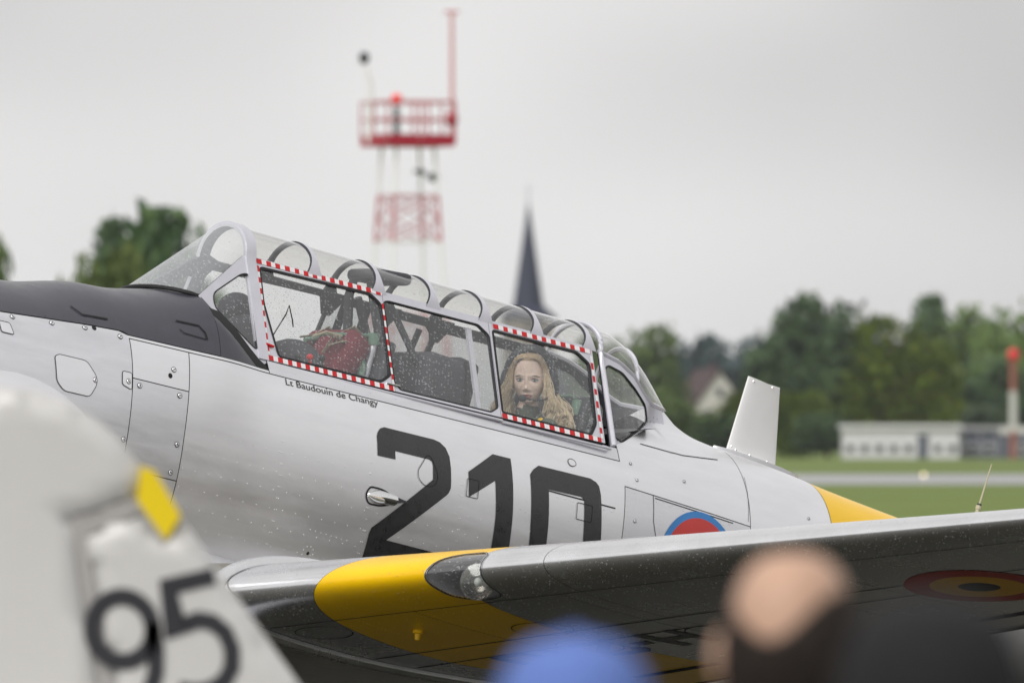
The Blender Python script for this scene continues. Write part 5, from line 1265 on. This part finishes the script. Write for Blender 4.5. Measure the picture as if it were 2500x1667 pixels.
def puffy(poly, th, reach, name, m, parent, step=.035):
    pv, pf_ = skinned(poly, (), step); q = [min(1, distp(p, poly) / reach) for p in pv]; t_ = [th * math.sqrt(max(0, 1 - (1 - a) ** 2)) + .004 for a in q]
    return MB().add([(p[0], -t_[i], p[1]) for i, p in enumerate(pv)], pf_).add([(p[0], t_[i], p[1]) for i, p in enumerate(pv)], pf_).build(name, m, parent, sharp=0)
finp = [tp(*p) for p in [(-330, 1950), (-265, 1400), (-180, 1100), (-95, 985), (0, 945), (80, 951), (160, 978), (240, 1026), (305, 1085), (345, 1140), (338, 1218), (178, 1272), (255, 1720), (285, 1950)]]
puffy(finp, .032, .014, 'fin', M['tailwhite'], tail)
rud = [tp(*p) for p in [(200, 1296), (342, 1245), (405, 1312), (442, 1262), (730, 1667), (925, 1950), (305, 1950), (276, 1716)]]
rudo = puffy(rud, .030, .014, 'rudder', M['tailwhite'], tail)
MB().add([(*[tp(u, v)[0]], -.024, tp(u, v)[1]) for u, v in [(170, 1265), (345, 1210), (350, 1250), (210, 1305), (290, 1720), (310, 1950), (270, 1950), (250, 1720)]], [(0, 1, 2, 3), (0, 3, 4, 7), (7, 4, 5, 6)]).build('hinge_gap', M['tailgrey'], tail, smooth=False)
yt = [tp(*p) for p in [(345, 1138), (378, 1150), (442, 1258), (406, 1318), (336, 1222)]]
MB().prism(yt, lambda a, b_, o_: (a, o_, b_), -.040, .040).build('tip_block', M['tailyellow'], tail, smooth=False)
MB().prism([tp(*p) for p in [(330, 1226), (340, 1222), (408, 1318), (398, 1334)]], lambda a, b_, o_: (a, o_, b_), -.035, .035).build('tip_gap', M['tailgrey'], tail, smooth=False)
ra = R(13)
nine = [(.06, .09), (.17, .05), (.30, .06), (.42, .14), (.50, .28), (.545, .46), (.56, .66)] + [(.31 + .25 * math.cos(i * .2618), .67 + .26 * math.sin(i * .2618)) for i in range(1, 25)]
five = [(.56, .925), (.17, .925), (.145, .54), (.24, .60), (.35, .615), (.46, .57), (.54, .47), (.565, .33), (.53, .19), (.44, .09), (.31, .05), (.18, .06), (.06, .11)]
for pth, cq in ((nine, tp(312, 1585)), (five, tp(482, 1548))):
    def tn(a, b_, o_):
        a = (a - .31) * .255; b_ = (b_ - .5) * .265; return (cq[0] + a * math.cos(ra) - b_ * math.sin(ra), -.0375, cq[1] + a * math.sin(ra) + b_ * math.cos(ra))
    MB().ribbon(pth, tn, .135, 0).build('number_marking', M['tailnum'], rudo, smooth=False, recalc=False)
MB().grid(lambda u, v: (-3.2 + 3.7 * u, (.36 - .28 * u) * math.cos(6.2832 * v), 1.02 + .06 * u + (.34 - .26 * u) * math.sin(6.2832 * v)), 12, 24, closed_v=True).build('rear_fuselage', M['tailwhite'], tail)
for s in (-1, 1): MB().prism([(-.55, .08), (-.3, 1.25), (.25, 1.25), (.35, .05)], lambda a, b_, o_: (a, s * b_, 1.06 + o_), -.03, .03).build('tailplane', M['tailwhite'], tail)
wg = MB().tube([(-2.9, 0, .75), (-2.9, 0, .25)], .03, 8).tube([(.1, 0, .95), (.2, 0, .12)], .02, 8).build('landing_leg', M['frame'], tail)
MB().lathe([(.05, -.06), (.18, -.06), (.21, 0), (.18, .06), (.05, .06)], c=(-2.9, 0, .21), seg=20, rot=Matrix.Rotation(R(90), 3, 'X')).lathe([(.03, -.03), (.09, -.03), (.10, 0), (.09, .03), (.03, .03)], c=(.2, .0, .10), seg=16, rot=Matrix.Rotation(R(90), 3, 'X')).build('tyre', M['rubber'], wg)

# ================================================================== haze
hzm = bpy.data.materials.new('haze'); hzm.use_nodes = True; t = hzm.node_tree; t.nodes.clear()
pv_ = nn(t, 'ShaderNodeVolumePrincipled', Density=0.000045); pv_.inputs['Color'].default_value = (0.93, 0.95, 1.0, 1); pv_.inputs['Anisotropy'].default_value = 0.2
oo = nn(t, 'ShaderNodeOutputMaterial'); t.links.new(pv_.outputs[0], oo.inputs['Volume'])
hz = MB().box((0, 5200, 22.5), (18200, 11800, 47)).build('haze', hzm, smooth=False); hz['kind'] = 'stuff'
